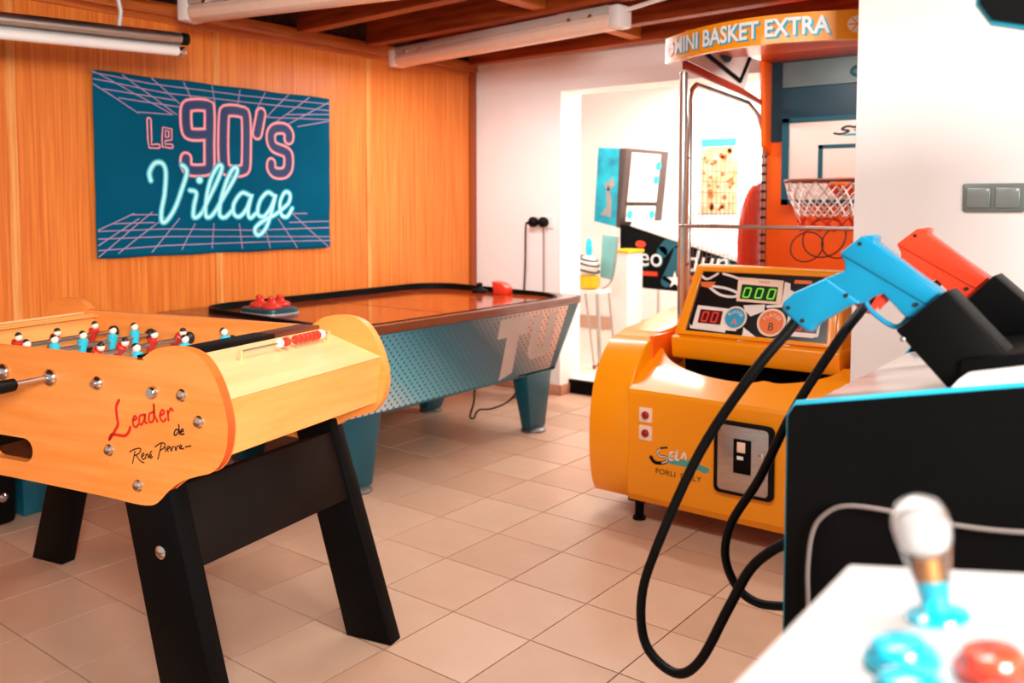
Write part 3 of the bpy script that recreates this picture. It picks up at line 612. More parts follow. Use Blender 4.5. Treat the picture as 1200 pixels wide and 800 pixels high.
for sx, xx in ((1, .44), (-1, -.42)):
    for sy, yy in ((1, .76), (-1, -.70)):
        t = [(xx-.09, yy-.13, .37), (xx+.03, yy-.13, .37), (xx+.03, yy+.13, .37), (xx-.09, yy+.13, .37)]
        if sx < 0: t = [(x+.06, y, z) for x, y, z in t]
        bq = [(xx-.05, yy-.075, .022), (xx+.02, yy-.075, .022), (xx+.02, yy+.075, .022), (xx-.05, yy+.075, .022)]
        lg = MB().hexa(bq, t).build('leg', M_tealdk, hk, bevel=.006)
        MB().lathe([(.078, 0), (.078, .010), (.068, .020), (.04, .026)], (xx-.015, yy, 0), (0, 0, 1), 20).build('levelling_foot', mat('foot_steel', '#6E6866', .4, .6), lg, smooth=True)
        if sy < 0:
            MB().add([(t[0][0]+.004, t[0][1]-.002, .365), (t[1][0]-.004, t[1][1]-.002, .365), (bq[1][0]-.004, bq[1][1]-.013, .08), (bq[0][0]+.004, bq[0][1]-.013, .08)], [(0, 1, 2, 3)]).build('leg_plate', mat('grey_plate', '#A79C97', .35, .4), lg)
# cable under the table
MB().tube(smooth2([(.24, .41, .365), (.24, .415, .285), (.24, .41, .218), (.235, .385, .15), (.245, .37, .128), (.25, .40, .122), (.24, .43, .145), (.24, .47, .158), (.24, .568, .143), (.24, .70, .15), (.24, .782, .175), (.24, .835, .226), (.24, .85, .365)]), .0055).build('power_cord', M_rubber, hk, smooth=True)
# mallets
zp = zt-.004
def mallet(x, y, z, m, label, group):
    t = thing('mallet', label, 'mallet', (x, y, z), 0, group)
    MB().lathe([(.050, 0), (.054, .004), (.054, .014), (.045, .024), (.030, .030)], n=24).build('base', m, t, smooth=True)
    MB().lathe([(.030, .026), (.021, .036), (.018, .044), (.022, .054), (.019, .063), (.006, .067)], n=20).build('knob', m, t, smooth=True)
    return t
tray = thing('mallet_tray', 'dark teal rounded tray resting on the air hockey top', 'tray', (-4.0, 3.02, zt-.004))
MB().prism(rrect(-.17, .13, -.10, .12, .07, 6), lambda u, v: (u, v, .0), lambda u, v: (u, v, .03)).build('tray_body', M_tealdk, tray, bevel=.006)
MB().prism(rrect(-.175, .135, -.105, .125, .07, 6), lambda u, v: (u, v, .0), lambda u, v: (u, v, .006)).build('tray_edge', M_grey, tray, bevel=.002)
mallet(-4.08, 3.01, zp+.030, M_redpl, 'red mallet on the dark tray, left one', 'red mallets on the tray')
mallet(-3.95, 2.99, zp+.030, M_redpl, 'red mallet on the dark tray, right one in front', 'red mallets on the tray')
mallet(-4.01, 3.095, zp+.030, M_redpl, 'red mallet on the dark tray, behind the other two', 'red mallets on the tray')
mallet(-3.80, 4.57, zp, M_blackm, 'black mallet at the far corner of the air hockey top', None)
t = thing('red_puck_holder', 'red faceted holder at the far end of the air hockey top', 'holder', (-3.61, 4.57, zp))
MB().prism([(-.055, .085), (.02, .075), (.06, .05), (.06, .0), (-.04, 0)], lambda u, v: (u, -.04, v), lambda u, v: (u, .04, v)).build('holder_body', M_redpl, t, bevel=.006)
MB().bb(-.04, .055, -.03, .03, .0, .012).build('holder_base', M_blackm, t)
# low teal box and dark bag seen under the football table
t = thing('storage_box', 'low teal plastic box on the floor, seen under the football table', 'box', (-4.16, 1.80, 0), .1)
MB().hexa([(-.12, -.06, 0), (.06, -.06, 0), (.06, .06, 0), (-.12, .06, 0)], [(-.15, -.08, .30), (.08, -.08, .30), (.08, .08, .30), (-.15, .08, .30)]).build('box_body', M_tealfr, t, bevel=.012)
MB().bb(-.16, .09, -.09, .09, .30, .33).build('lid', M_tealfr, t, bevel=.008)
t = thing('travel_bag', 'dark bag with red top edge and small buckle, beside the teal box', 'bag', (-4.14, 1.55, 0), .1)
MB().bb(-.16, .10, -.15, .145, .0, .22).build('bag_body', M_black, t, bevel=.03)
MB().bb(-.15, .09, -.15, -.02, .20, .31).build('red_flap', M_redpl, t, bevel=.02)
MB().lathe([(.02, 0), (.02, .01), (.008, .02)], (.10, .08, .13), (1, 0, 0), 14).build('buckle', M_chrome, t, smooth=True)
# ================================================================== BASKETBALL MACHINE
BX, BY = -1.485, 3.35
bk = thing('basketball_machine', 'orange arcade basketball machine with caged hoop and curved sign', 'arcade machine', (BX, BY, 0))
def P(x, y, z): return (x-BX, y-BY, z)
# lower body: front sheet + sloping ball tray with scooped opening
xl, xr = -.455, .50
b = MB()
prof = [(0.012, .10), (0, .13), (0, .575), (.008, .592)]
for i in range(len(prof)-1):
    (ya, za), (yb, zb) = prof[i], prof[i+1]
    b.add([(xl, ya, za), (xr, ya, za), (xr, yb, zb), (xl, yb, zb)], [(0, 1, 2, 3)])
b.add([(xl, .012, .10), (xr, .012, .10), (xr, .9, .10), (xl, .9, .10)], [(0, 1, 2, 3)])
# slope from (.008,.592) to back edge (.27,.735), centre scooped by an arc
n = 40; lo = []; hi = []
for i in range(n+1):
    u = i/n; x = xl+(xr-xl)*u
    lo.append((x, .008, .592))
    e = max(0, 1-((x+.02)/.40)**2)**.6 if abs(x+.02) < .40 else 0
    e -= .12*math.exp(-((x-.10)/.035)**2)
    if abs(x-.0) < .035: pass
    yy = .27-.145*e; zz = .592+(yy-.008)*(.735-.592)/(.27-.008)
    hi.append((x, yy, zz))
b.add(lo+hi, [(i, i+1, n+1+i+1, n+1+i) for i in range(n)])
# lip turned down inside
b.add(hi+[(x, y+.012, z-.05) for x, y, z in hi], [(i, i+1, n+1+i+1, n+1+i) for i in range(n)])
b.build('front_body', M_orange, bk, smooth=True, ang=25)
MB().bb(xl+.02, xr-.02, .10, .9, .5, .53).bb(xl+.02, xr-.02, .5, .52, .5, .78).build('ball_tray', M_blackm, bk)
# cheeks
def cheek(x0, x1):
    pr = [(.03, .12), (.0, .22), (-.008, .35), (.0, .48), (.03, .60), (.09, .70), (.17, .77), (.27, .80), (.40, .815), (1.2, .83), (1.2, .12), (.3, .09), (.08, .09)]
    pr = [tuple(p) for p in smooth2(pr, 3, True)]
    return MB().prism(pr, lambda u, v: (x0, u, v), lambda u, v: (x1, u, v)).build('cheek', M_orange, bk, bevel=.035, seg=4)
cheek(-.655, xl); cheek(xr, .61)
MB().bb(xl-.01, xl+.010, .20, .5, .64, .80).build('tray_side', M_orange2, bk, bevel=.006)
MB().bb(xl, xr, .9, 1.62, .1, .78).build('rear_body', M_orange2, bk)
# console
def CF(off): return lambda u, v: (u, .25+v*.4245+off*-.9055, .80+v*.9055+off*.4245)
def quad(u0, u1, v0, v1): return [(u0, v0), (u1, v0), (u1, v1), (u0, v1)]
cf = [(-.372, 0), (.372, 0), (.335, .353), (-.335, .353)]
b = MB().prism(cf, CF(0), lambda u, v: (u, .47, .80+v*.9055))
cs = b.build('console', M_orange, bk, bevel=.014, seg=3)
MB().prism([(.245, .705), (.232, .80), (.26, .81), (.48, .81), (.48, .705)], lambda u, v: (-.375, u, v), lambda u, v: (.375, u, v)).build('console_apron', M_orange, bk, bevel=.01, seg=2)
def CO(off): return CF(off)
bez = MB()
bo, bi = [(-.35, .012), (.35, .012), (.325, .34), (-.325, .34)], [(-.315, .03), (.315, .03), (.29, .318), (-.29, .318)]
bez.add([CO(.0005)(*p) for p in bo]+[CO(.014)(*p) for p in bo]+[CO(.014)(*p) for p in bi]+[CO(.0005)(*p) for p in bi],
        [f for k in range(4) for f in ((k, (k+1) % 4, 4+(k+1) % 4, 4+k), (4+k, 4+(k+1) % 4, 8+(k+1) % 4, 8+k), (8+k, 8+(k+1) % 4, 12+(k+1) % 4, 12+k))])
bez.build('console_bezel', M_orange, cs, bevel=.003)
dp = MB().flat(bi, CO(.002)).build('score_panel', mat('score_black', '#14100F', .25), cs)
b = MB()
for q in C_W: b.flat(q, CO(.003))
b.ribbon(C_LOOP[0], .012, CO(.0031), closed=True); b.ribbon(C_LOOP[1], .011, CO(.0031)); b.ribbon(C_LOOP[2], .011, CO(.0031))
b.flat(C_RFRAME, CO(.0034)); b.flat(rrect(.135, .275, .055, .145, .01), CO(.0034))
b.build('panel_graphics', mat('cream_print', '#FBEDE2', .35), cs)
MB().flat(C_ORANGE, CO(.0036)).flat(C_RED2, CO(.0036)).build('orange_graphics', M_oranged, cs)
def seg7(b, ch, u, v, w, h, f, t=.006, sh=.12):
    on = {'0': 'abcdef', '6': 'acdefg', '1': 'bc', '8': 'abcdefg'}[ch]
    S7 = {'a': ((0, 1), (1, 1)), 'b': ((1, 1), (1, .5)), 'c': ((1, .5), (1, 0)), 'd': ((0, 0), (1, 0)), 'e': ((0, 0), (0, .5)), 'f': ((0, .5), (0, 1)), 'g': ((0, .5), (1, .5))}
    for k in on:
        (x0, y0), (x1, y1) = S7[k]; dx, dy = (x1-x0), (y1-y0)
        a = (x0+dx*.1, y0+dy*.1); c = (x1-dx*.1, y1-dy*.1)
        b.ribbon([(u+a[0]*w+a[1]*h*sh, v+a[1]*h), (u+c[0]*w+c[1]*h*sh, v+c[1]*h)], t, f, smooth=False)
gf = MB().prism(C_GFRAME, CO(.002), CO(.008)).build('timer_frame', M_label, cs, bevel=.002)
MB().flat(C_GREEN, CO(.0085)).build('green_display', M_ledg, cs)
b = MB()
for k in range(3): seg7(b, '0', -.078+.055*k, .206, .028, .043, CO(.009))
b.build('green_digits', M_seg, cs)
b = MB(); text(b, 'TIMER', CO(.0085), .016, -.02, .274, 1.2); b.build('timer_text', M_inkr, cs)
MB().flat(C_RED, CO(.0042)).build('red_display', M_ledr, cs); MB().flat(quad(.165, .265, .07, .13), CO(.0042)).build('red_display', M_ledr, cs)
b = MB()
for u in (-.25, -.205): seg7(b, '0', u, .082, .024, .043, CO(.005))
for u in (.175, .22): seg7(b, '0', u, .08, .024, .04, CO(.005))
b.build('red_digits', M_segr, cs)
for (cu, cv), r, m, ch, tx in ((C_CA[0], .05, M_blued, 'A', M_oranged), (C_CB[0], .058, M_oranged, 'B', M_dark)):
    MB().flat(circ(cu, cv, r*1.08, 28), CO(.0052)).build('disc_ring', M_label, cs)
    MB().flat(circ(cu, cv, r*.92, 28), CO(.0056)).build('player_disc', m, cs)
    b = MB(); text(b, ch, CO(.006), r*.85, cu, cv-r*.62, 1, center=True); b.build('player_letter', tx, cs)
    b = MB()
    for k, c_ in enumerate('PLAYER'):
        a = math.radians(150-k*24); vs, fs_ = text2d(c_, r*.42)
        w_ = max(v[0] for v in vs)/2
        ca, sa = math.cos(a-PI/2), math.sin(a-PI/2)
        b.add([CO(.006)(cu+r*.5*math.cos(a)+(x-w_)*ca-y*sa, cv+r*.42*math.sin(a)+(x-w_)*sa+y*ca) for x, y in vs], fs_)
    b.build('disc_lettering', M_label, cs)
# coin door, buttons, logo on the front sheet
def FR(off): return lambda x, z: (x-BX, -off, z)
cx0, cx1, cz0, cz1 = -1.532, -1.278, .222, .523
cd = MB().prism(rrect(cx0, cx1, cz0, cz1, .025), FR(0), FR(.016)).build('coin_door', M_rubber, bk, bevel=.005)
MB().prism(rrect(cx0+.02, cx1-.02, cz0+.016, cz1-.016, .018), FR(.014), FR(.020)).build('coin_plate', M_steel, cd, bevel=.002)
MB().prism(quad(-1.442, -1.369, .318, .457), FR(.018), FR(.026)).build('coin_mechanism', M_black, cd, bevel=.002)
MB().prism(quad(-1.425, -1.39, .405, .447), FR(.026), FR(.030)).build('coin_slot', M_label, cd, bevel=.002)
MB().prism(quad(-1.425, -1.398, .375, .390), FR(.026), FR(.029)).build('reject_button', M_white_pl, cd, bevel=.002)
MB().lathe([(.012, 0), (.012, .006), (.006, .008)], P(-1.325, BY-.020, .40), (0, -1, 0), 16).build('lock', M_chrome, cd, smooth=True)
for z in (.4875, .409):
    p_ = MB().prism(rrect(-1.885, -1.822, z-.032, z+.032, .006), FR(0), FR(.005)).build('button_plate', M_label, bk, bevel=.001)
    MB().lathe([(.017, 0), (.017, .006), (.013, .011), (.004, .013)], P(-1.853, BY-.005, z), (0, -1, 0), 18).build('red_button', mat('dark_red', '#A81712', .25), p_, smooth=True)
b = MB(); b.ribbon(SELA[0], .017, FR(.0015), taper=(.4, 1.0)); b.build('logo_letter', M_black, bk)
b = MB(); b.ribbon(SELA[0][1:-2], .005, FR(.002))
for st in SELA[1:]: b.ribbon(st, .008, FR(.002))
b.build('logo_lettering', M_white_pl, bk)
MB().flat(SWOOSH, FR(.001)).build('logo_swoosh', mat('swoosh', '#4FA39B', .4), bk)
b = MB(); vs, fs_ = text2d('FORLI  ITALY', .033, 0, 1.05); w_ = max(v[0] for v in vs); k = .215/w_
b.add([FR(.0015)(-1.805+x*k, .242+y) for x, y in vs], fs_); b.build('maker_lettering', M_inkb, bk)
# feet
for x in (-.42, .44):
    for y in (.06, 1.4):
        f = MB().bb(x-.05, x+.03, y-.03, y+.03, .085, .105).cyl((x-.01, y, .0), (x-.01, y, .09), .02).build('foot', M_black, bk, smooth=True)
        MB().cyl((x-.01, y, 0), (x-.01, y, .012), .03).build('foot_pad', M_rubber, f, smooth=True)
# cage
XS = -1.985; Y0, Y1 = 3.93, 4.97
MB().cyl(P(XS, Y0, .78), P(XS, Y0, 2.03), .019, n=16).build('post', M_chrome, bk, smooth=True)
MB().cyl(P(XS+1.02, Y0, .78), P(XS+1.02, Y0, 2.03), .019, n=16).build('post', M_chrome, bk, smooth=True)
for xs in (XS-.002, XS+1.02):
    fr = MB().tube([P(xs, Y0+.075, .80), P(xs, Y0+.075, 1.91), P(xs, Y0+.095, 1.955), P(xs, Y0+.14, 1.985), P(xs, Y1-.26, 1.955), P(xs, Y1-.12, 1.90), P(xs, Y1-.03, 1.80), P(xs, Y1-.01, 1.65), P(xs, Y1-.01, .8)], .0135, n=10).build('side_frame', M_chrome, bk, smooth=True)
    g = MB()
    for k in range(1, 18): 
        y = Y0+.075+k*(Y1-Y0-.10)/18; g.cyl(P(xs, y, .85), P(xs, y, 1.62), .0014, n=4)
    for k in range(1, 15): g.cyl(P(xs, Y0+.08, .85+k*.055), P(xs, Y1-.02, .85+k*.055), .0014, n=4)
    g.build('wire_mesh', M_wire, fr)
    MB().cyl(P(xs, Y0, 1.62), P(xs, Y0+.075, 1.62), .009).cyl(P(xs, Y0, 1.1), P(xs, Y0+.075, 1.1), .009).build('bracket', M_chrome, bk, smooth=True)
    MB().bb(P(xs-.012, 0, 0)[0], P(xs+.012, 0, 0)[0], Y1-.02-BY, Y1+.01-BY, .8, 1.72).build('slotted_upright', M_steel, bk)
    b = MB()
    for k in range(17): b.bb(P(xs-.014, 0, 0)[0], P(xs+.014, 0, 0)[0], Y1-.024-BY, Y1-.01-BY, .86+k*.05, .875+k*.05)
    b.build('upright_slot', M_dark, bk)['kind'] = 'stuff'
MB().cyl(P(XS, 3.9, 1.29), P(XS+1.02, 3.9, 1.29), .009, n=12).build('front_bar', M_steel, bk, smooth=True)
MB().prism([(4.70, .8), (4.70, 1.20), (4.72, 1.30), (4.76, 1.38), (4.82, 1.45), (4.89, 1.50), (4.97, 1.52), (4.97, .8)], lambda u, v: P(XS-.05, u, v), lambda u, v: P(XS-.02, u, v)).build('side_wing', M_redw, bk, bevel=.006)
# back panel, backboard, hood
MB().bb(-.49, .52, 1.63, 1.66, .75, 1.75).build('back_panel', M_orange2, bk)
MB().bb(-.49, .52, 1.62, 1.66, 1.75, 2.25).build('hood_back', M_navy, bk)
MB().prism([(1.54, 1.72), (1.66, 1.66), (1.66, 2.2), (1.50, 2.2)], lambda u, v: (-.50, u, v), lambda u, v: (-.47, u, v)).build('hood_side', M_orange2, bk, bevel=.01)
MB().bb(-.40, .45, 1.605, 1.615, 2.05, 2.19).build('hood_plate', mat('hood_grey', '#5A6E70', .4), bk)
MB().ball((.05, 1.60, 2.11), .05, 14, (1.6, .1, .8)).build('hood_logo', M_tealdk, bk, smooth=True)
MB().bb(-.50, .54, .58, 1.66, 2.2, 2.23).build('roof', M_orange2, bk, bevel=.005)
MB().prism([(.58, 2.045), (1.30, 1.985), (1.62, 1.945), (1.62, 1.965), (1.30, 2.015), (.58, 2.085)], lambda u, v: (-.51, u, v), lambda u, v: (-.485, u, v)).build('top_rail', mat('rail_red', '#A8361B', .4), bk, bevel=.004)
MB().prism([(.62, 2.09), (1.30, 2.02), (1.38, 2.2), (.62, 2.2)], lambda u, v: (-.505, u, v), lambda u, v: (-.495, u, v)).build('side_sheet', M_white_pl, bk)
MB().tube([(-.488, .66, 2.175), (-.488, 1.22, 2.055), (-.488, 1.34, 2.19)], .011, n=8).build('sheet_outline', M_black, bk)
MB().ball((-.482, 1.03, 2.19), .075, 18, (.12, 1, .8)).build('sheet_ball', M_tealfr, bk, smooth=True)
bb_ = MB().bb(-.39, .42, 1.585, 1.61, 1.39, 1.875).build('backboard', M_board_w, bk, bevel=.004)
def BB(off): return lambda u, v: (u, 1.585-off, v)
b = MB()
for q in (quad(-.39, -.35, 1.39, 1.875), quad(.38, .42, 1.39, 1.875), quad(-.39, .42, 1.85, 1.875), quad(-.39, .42, 1.39, 1.42)): b.prism(q, BB(-.001), BB(.006))
b.build('backboard_frame', M_tealfr, bb_)
b = MB()
for q in (quad(-.185, -.16, 1.52, 1.72), quad(.175, .20, 1.52, 1.72), quad(-.185, .20, 1.70, 1.72)): b.prism(q, BB(-.001), BB(.003))
b.build('target_square', M_tealfr, bb_)
b = MB(); b.ribbon([(.02, 1.805), (-.03, 1.815), (-.06, 1.80), (-.02, 1.79), (-.06, 1.775), (-.10, 1.78)], .01, BB(.003)); text(b, 'SELA', BB(.003), .045, 0, 1.79, 1.3, .2); b.build('board_logo', M_dark, bb_)
MB().prism([(-.06, 1.765), (.16, 1.765), (.14, 1.775), (-.02, 1.775)], BB(.002), BB(.003)).build('board_stripe', M_cyan, bb_)
HC = Vector((-.035, 1.30, 1.515)); HR = .215
def cp(a, r, z): return (HC.x+r*math.cos(a), HC.y+r*math.sin(a)*.9, z)
hp = MB().tube([cp(2*PI*k/40, HR, HC.z) for k in range(40)], .009, 8, True).build('hoop', mat('hoop_brown', '#8A4A38', .4), bk, smooth=True)
MB().hexa([(-.10, 1.48, 1.50), (.06, 1.48, 1.50), (.06, 1.585, 1.44), (-.10, 1.585, 1.44)], [(-.10, 1.48, 1.52), (.06, 1.48, 1.52), (.06, 1.585, 1.54), (-.10, 1.585, 1.54)]).build('hoop_bracket', M_orange2, hp)
nt = MB(); K = 16; lv = [(HR, 1.51), (.205, 1.46), (.185, 1.41), (.165, 1.37), (.15, 1.33)]
for j in range(len(lv)-1):
    for k in range(K):
        o_ = (j % 2)*.5
        a0 = 2*PI*(k+o_)/K
        for s_ in (.5, -.5):
            a1 = a0+2*PI*s_/K; nt.cyl(cp(a0, *lv[j]), cp(a1, *lv[j+1]), .0045, n=5)
nt.build('net', M_net, hp, smooth=True)
b = MB(); lw = [(.15, 1.33), (.145, 1.295), (.135, 1.255)]
for j in range(2):
    for k in range(12):
        a0 = 2*PI*(k+(j % 2)*.5)/12
        for s_ in (.5, -.5): b.cyl(cp(a0, *lw[j]), cp(a0+2*PI*s_/12, *lw[j+1]), .006, n=5)
b.build('net_band', M_redw, hp, smooth=True)
b = MB()
for (x_, z_, r_) in ((-.14, 1.17, .085), (.03, 1.20, .09), (-.05, 1.22, .11)): b.tube([(x_+r_*math.cos(t*PI/14), 1.30+r_*.5*math.sin(t*PI/14), z_+r_*.9*math.sin(t*PI/14)) for t in range(28)], .004, 6, True)
b.build('net_loop', M_dark, hp, smooth=True)
tag(MB().ball(P(-1.40, 4.86, 1.555), .085, 20).build('basketball', M_blackm, smooth=True), 'dark ball lodged behind the hoop of the basketball machine', 'ball')
hl = bpy.data.lights.new('hood_fill', 'AREA'); hl.energy = 9; hl.size = .5; hl.color = (1, .95, .88); hlo = bpy.data.objects.new('hood_fill', hl); COL.objects.link(hlo); hlo.location = (BX, BY+1.1, 2.17); hlo.rotation_euler = (math.radians(25), 0, 0)  # unseen light added under the roof to brighten the hoop interior
# curved sign
sg = []
def SC(t):   # t 0..1 left to right, bows towards the player
    x = -.515+1.06*t; y = .42-.22*(1-(2*t-1)**2); return x, y
b = MB(); n = 24; vs = []
for k in range(n+1):
    x, y = SC(k/n); lift = .0
    vs += [(x, y, 2.05), (x, y, 2.165), (x, y+.03, 2.05), (x, y+.03, 2.165)]
fs = []
for k in range(n):
    a = 4*k; c = a+4
    fs += [(a, c, c+1, a+1), (a+2, a+3, c+3, c+2), (a, a+2, c+2, c), (a+1, c+1, c+3, a+3)]
fs += [(0, 1, 3, 2), (4*n, 4*n+2, 4*n+3, 4*n+1)]
sn = b.add(vs, fs).build('sign', M_orange, bk, smooth=True)
b = MB(); up_ = [SC(k/n) for k in range(n+1)]
b.add([(x, y, 2.162) for x, y in up_]+[(-.515, 1.1, 2.162), (.545, 1.1, 2.162)], [tuple(list(range(n+1))+[n+2, n+1])]).build('sign_top', M_orange2, bk)
def SF(off):
    def f(u, v):
        t = min(1, max(0, u)); x, y = SC(t); return (x, y-off, v)
    return f
def sgt(mb, txt, u0, u1, v0, size, off):
    vs, fs_ = text2d(txt, 1.0, 0, 1, .025); w = max(v[0] for v in vs)
    mb.add([SF(off)(u0+x/w*(u1-u0), v0+y*size) for x, y in vs], fs_)
b = MB(); sgt(b, 'MINI BASKET EXTRA', .083, .778, 2.072, .098, .004); b.build('sign_shadow', M_cyan, sn)
b = MB(); sgt(b, 'MINI BASKET EXTRA', .075, .77, 2.079, .098, .006); b.build('sign_lettering', M_white_pl, sn)
for u in (.035, .86):
    p_ = MB().flat([(u+.036*math.cos(t*PI/12), 2.108+.034*math.sin(t*PI/12)) for t in range(24)], SF(.004)).build('sign_ball', M_label, sn)
    b = MB(); b.ribbon([(u-.03, 2.108), (u+.03, 2.108)], .004, SF(.006), smooth=False); b.ribbon([(u, 2.076), (u, 2.14)], .004, SF(.006), smooth=False)
    b.ribbon([(u-.02, 2.085), (u-.006, 2.108), (u-.02, 2.131)], .003, SF(.006)); b.ribbon([(u+.02, 2.085), (u+.006, 2.108), (u+.02, 2.131)], .003, SF(.006)); b.build('sign_ball_line', M_oranged, p_)

# ================================================================== GUN CABINET
def tm_edge(poly, y0, y1, r=.007): return MB().tube([(x, (y0+y1)/2, z) for x, z in poly], r, 8, True)
gc = thing('gun_cabinet', 'black shooting arcade cabinet with cyan edging and gun holsters by the white wall', 'arcade cabinet', (-.1, 1.6, 0))
def G(x, y, z): return (x+.1, y-1.6, z)
prof = [(-.47, 0), (-.47, 1.085), (-.46, 1.102), (-.30, 1.137), (.02, 1.207), (.10, 1.57), (-.17, 1.620), (-.216, 1.633), (-.231, 1.655), (-.235, 1.80), (.32, 1.86), (.32, 0)]
for y0, y1 in ((1.28, 1.30), (1.96, 1.98)):
    sp_ = MB().prism(prof, lambda u, v: G(u, y0, v), lambda u, v: G(u, y1, v)).build('side_panel', M_black, gc)
    MB().tube([G(x, (y0+y1)/2, z) for x, z in prof], .0062, 8, True).build('edge_moulding', M_cyan, sp_, smooth=True)
MB().hexa([G(-.465, 1.3, 1.07), G(-.465, 1.96, 1.07), G(.02, 1.96, 1.175), G(.02, 1.3, 1.175)], [G(-.465, 1.3, 1.09), G(-.465, 1.96, 1.09), G(.02, 1.96, 1.195), G(.02, 1.3, 1.195)]).build('control_deck', M_gdeck, gc)
MB().bb(-.35, .40, -.30, .36, 0, 1.07).build('front_panel', M_black, gc)
MB().hexa([G(.03, 1.3, 1.2), G(.05, 1.3, 1.2), G(.05, 1.96, 1.2), G(.03, 1.96, 1.2)], [G(.10, 1.3, 1.6), G(.12, 1.3, 1.6), G(.12, 1.96, 1.6), G(.10, 1.96, 1.6)]).build('screen', mat('screen_black', '#050606', .1), gc)
MB().hexa([G(-.19, 1.3, 1.64), G(.12, 1.3, 1.59), G(.12, 1.96, 1.59), G(-.19, 1.96, 1.64)], [G(-.19, 1.3, 1.79), G(.12, 1.3, 1.82), G(.12, 1.96, 1.82), G(-.19, 1.96, 1.79)]).build('marquee', M_black, gc)
MB().hexa([G(-.262, 1.302, 1.142), G(.01, 1.302, 1.205), G(.01, 1.36, 1.205), G(-.262, 1.36, 1.142)], [G(-.245, 1.302, 1.166), G(.01, 1.302, 1.228), G(.01, 1.36, 1.228), G(-.245, 1.36, 1.166)]).build('screen_ledge', M_white_pl, gc, bevel=.006)
# holsters
def holster(y, pa, pb, L, w, dx=0, z_end=1.15):
    pa = Vector(pa); pb = Vector(pb); e = (pb-pa); d = Vector((e.y, -e.x)).normalized()
    pc = pb+d*L; pd = pa+d*L
    q = [tuple(pa), tuple(pb), tuple(pc), tuple(pd)]
    h = MB().prism(q, lambda u, v: G(u, y-w/2, v), lambda u, v: G(u, y+w/2, v)).build('holster', M_black, gc, bevel=.003)
    return h
h1 = holster(1.45, (-.356, 1.2075), (-.2874, 1.2721), .155, .075)
h2 = holster(1.70, (-.33, 1.208), (-.2655, 1.28), .17, .075)
MB().hexa([G(-.27, 1.40, 1.10), G(0, 1.40, 1.16), G(0, 1.76, 1.16), G(-.27, 1.76, 1.10)], [G(-.262, 1.40, 1.175), G(0, 1.40, 1.235), G(0, 1.76, 1.235), G(-.262, 1.76, 1.175)]).build('holster_base', M_black, gc, bevel=.003)
MB().lathe([(.004, 0), (.004, .002), (.002, .003)], G(-.345, 1.45-.0375, 1.195), (0, -1, 0), 12).build('holster_screw', M_steel, h1, smooth=True)
for z_, m in ((1.2225, M_redpl), (1.209, M_teal)):
    MB().ball(G(-.163, 1.400, z_), .009, 14, (1.2, .6, .7)).build('side_button', m, gc, smooth=True)
# guns
def gun(name, label, y, s, dx, dz, m, trig, piv=(-.2983, 1.2676)):
    t = thing('toy_gun', label, 'toy gun', (piv[0]+dx, y, piv[1]+dz), 0, 'toy guns in the holsters')
    def K(off): return lambda u, v: ((u-piv[0])*s, off, (v-piv[1])*s)
    ext = GUN[:5]+[(-.268, 1.243), (-.302, 1.208)]+GUN[6:]
    MB().prism(ext, K(-.016), K(.016)).build('gun_body', m, t, bevel=.004, seg=3)
    g2 = [GUN[0], GUN[1], GUN[2], (-.40, 1.343), GUN[5], (-.322, 1.247), (-.44, 1.300)]
    MB().prism([GUN[0], GUN[1], GUN[5], (-.318, 1.2475)], K(-.0195), K(.0195)).build('slide', m, t, bevel=.003, seg=2)
    gr = [GUN[i] for i in (10, 11, 12, 13, 14, 15, 16, 17, 18, 19)]
    MB().prism(gr, K(-.0185), K(.0185)).build('grip', m, t, bevel=.006, seg=3)
    pts = [K(0)(*p) for p in [tuple(q) for q in smooth2(GUARD, 4)]]
    MB().tube(pts, .0042, 8).build('trigger_guard', m, t, smooth=True)
    MB().prism(TRIG, K(-.004), K(.004)).build('trigger', trig, t, bevel=.0015)
    for p in GUNSCREW:
        for sg_ in (-1, 1): MB().cyl(K(sg_*.0165)(*p), K(sg_*.0205)(*p), .0034, n=12).build('screw', M_dark, t, smooth=True)
    return t
gun('toy_gun', 'cyan plastic toy pistol in the nearer black holster', 1.45, 1.0, 0, 0, M_gunb, M_redpl)
gun('toy_gun', 'red plastic toy pistol in the farther black holster', 1.70, 1.0, .022, .006, M_gunr, M_dark)
# hoses
c1 = smooth2([(-.510, 1.45, 1.222), (-.530, 1.44, 1.19), (-.586, 1.42, 1.11), (-.678, 1.42, .962), (-.76, 1.42, .774), (-.791, 1.42, .669), (-.781, 1.42, .582), (-.723, 1.42, .548), (-.673, 1.42, .585), (-.618, 1.42, .702), (-.573, 1.42, .789), (-.50, 1.42, .85), (-.449, 1.42, .855)], 6)
tag(MB().tube(c1, .0088, 12).build('gun_cable', M_rubber, smooth=True), 'thick black cable looping down from the cyan toy pistol', 'cable', None)
c2 = smooth2([(-.462, 1.69, 1.243), (-.478, 1.66, 1.205), (-.501, 1.62, 1.159), (-.584, 1.62, 1.014), (-.648, 1.62, .872), (-.702, 1.62, .776), (-.716, 1.62, .705), (-.693, 1.62, .65), (-.653, 1.62, .627), (-.597, 1.62, .634), (-.52, 1.62, .66), (-.449, 1.62, .68)], 6)
tag(MB().tube(c2, .0088, 12).build('gun_cable', M_rubber, smooth=True), 'black cable hanging from the red toy pistol in a shorter loop', 'cable', None)
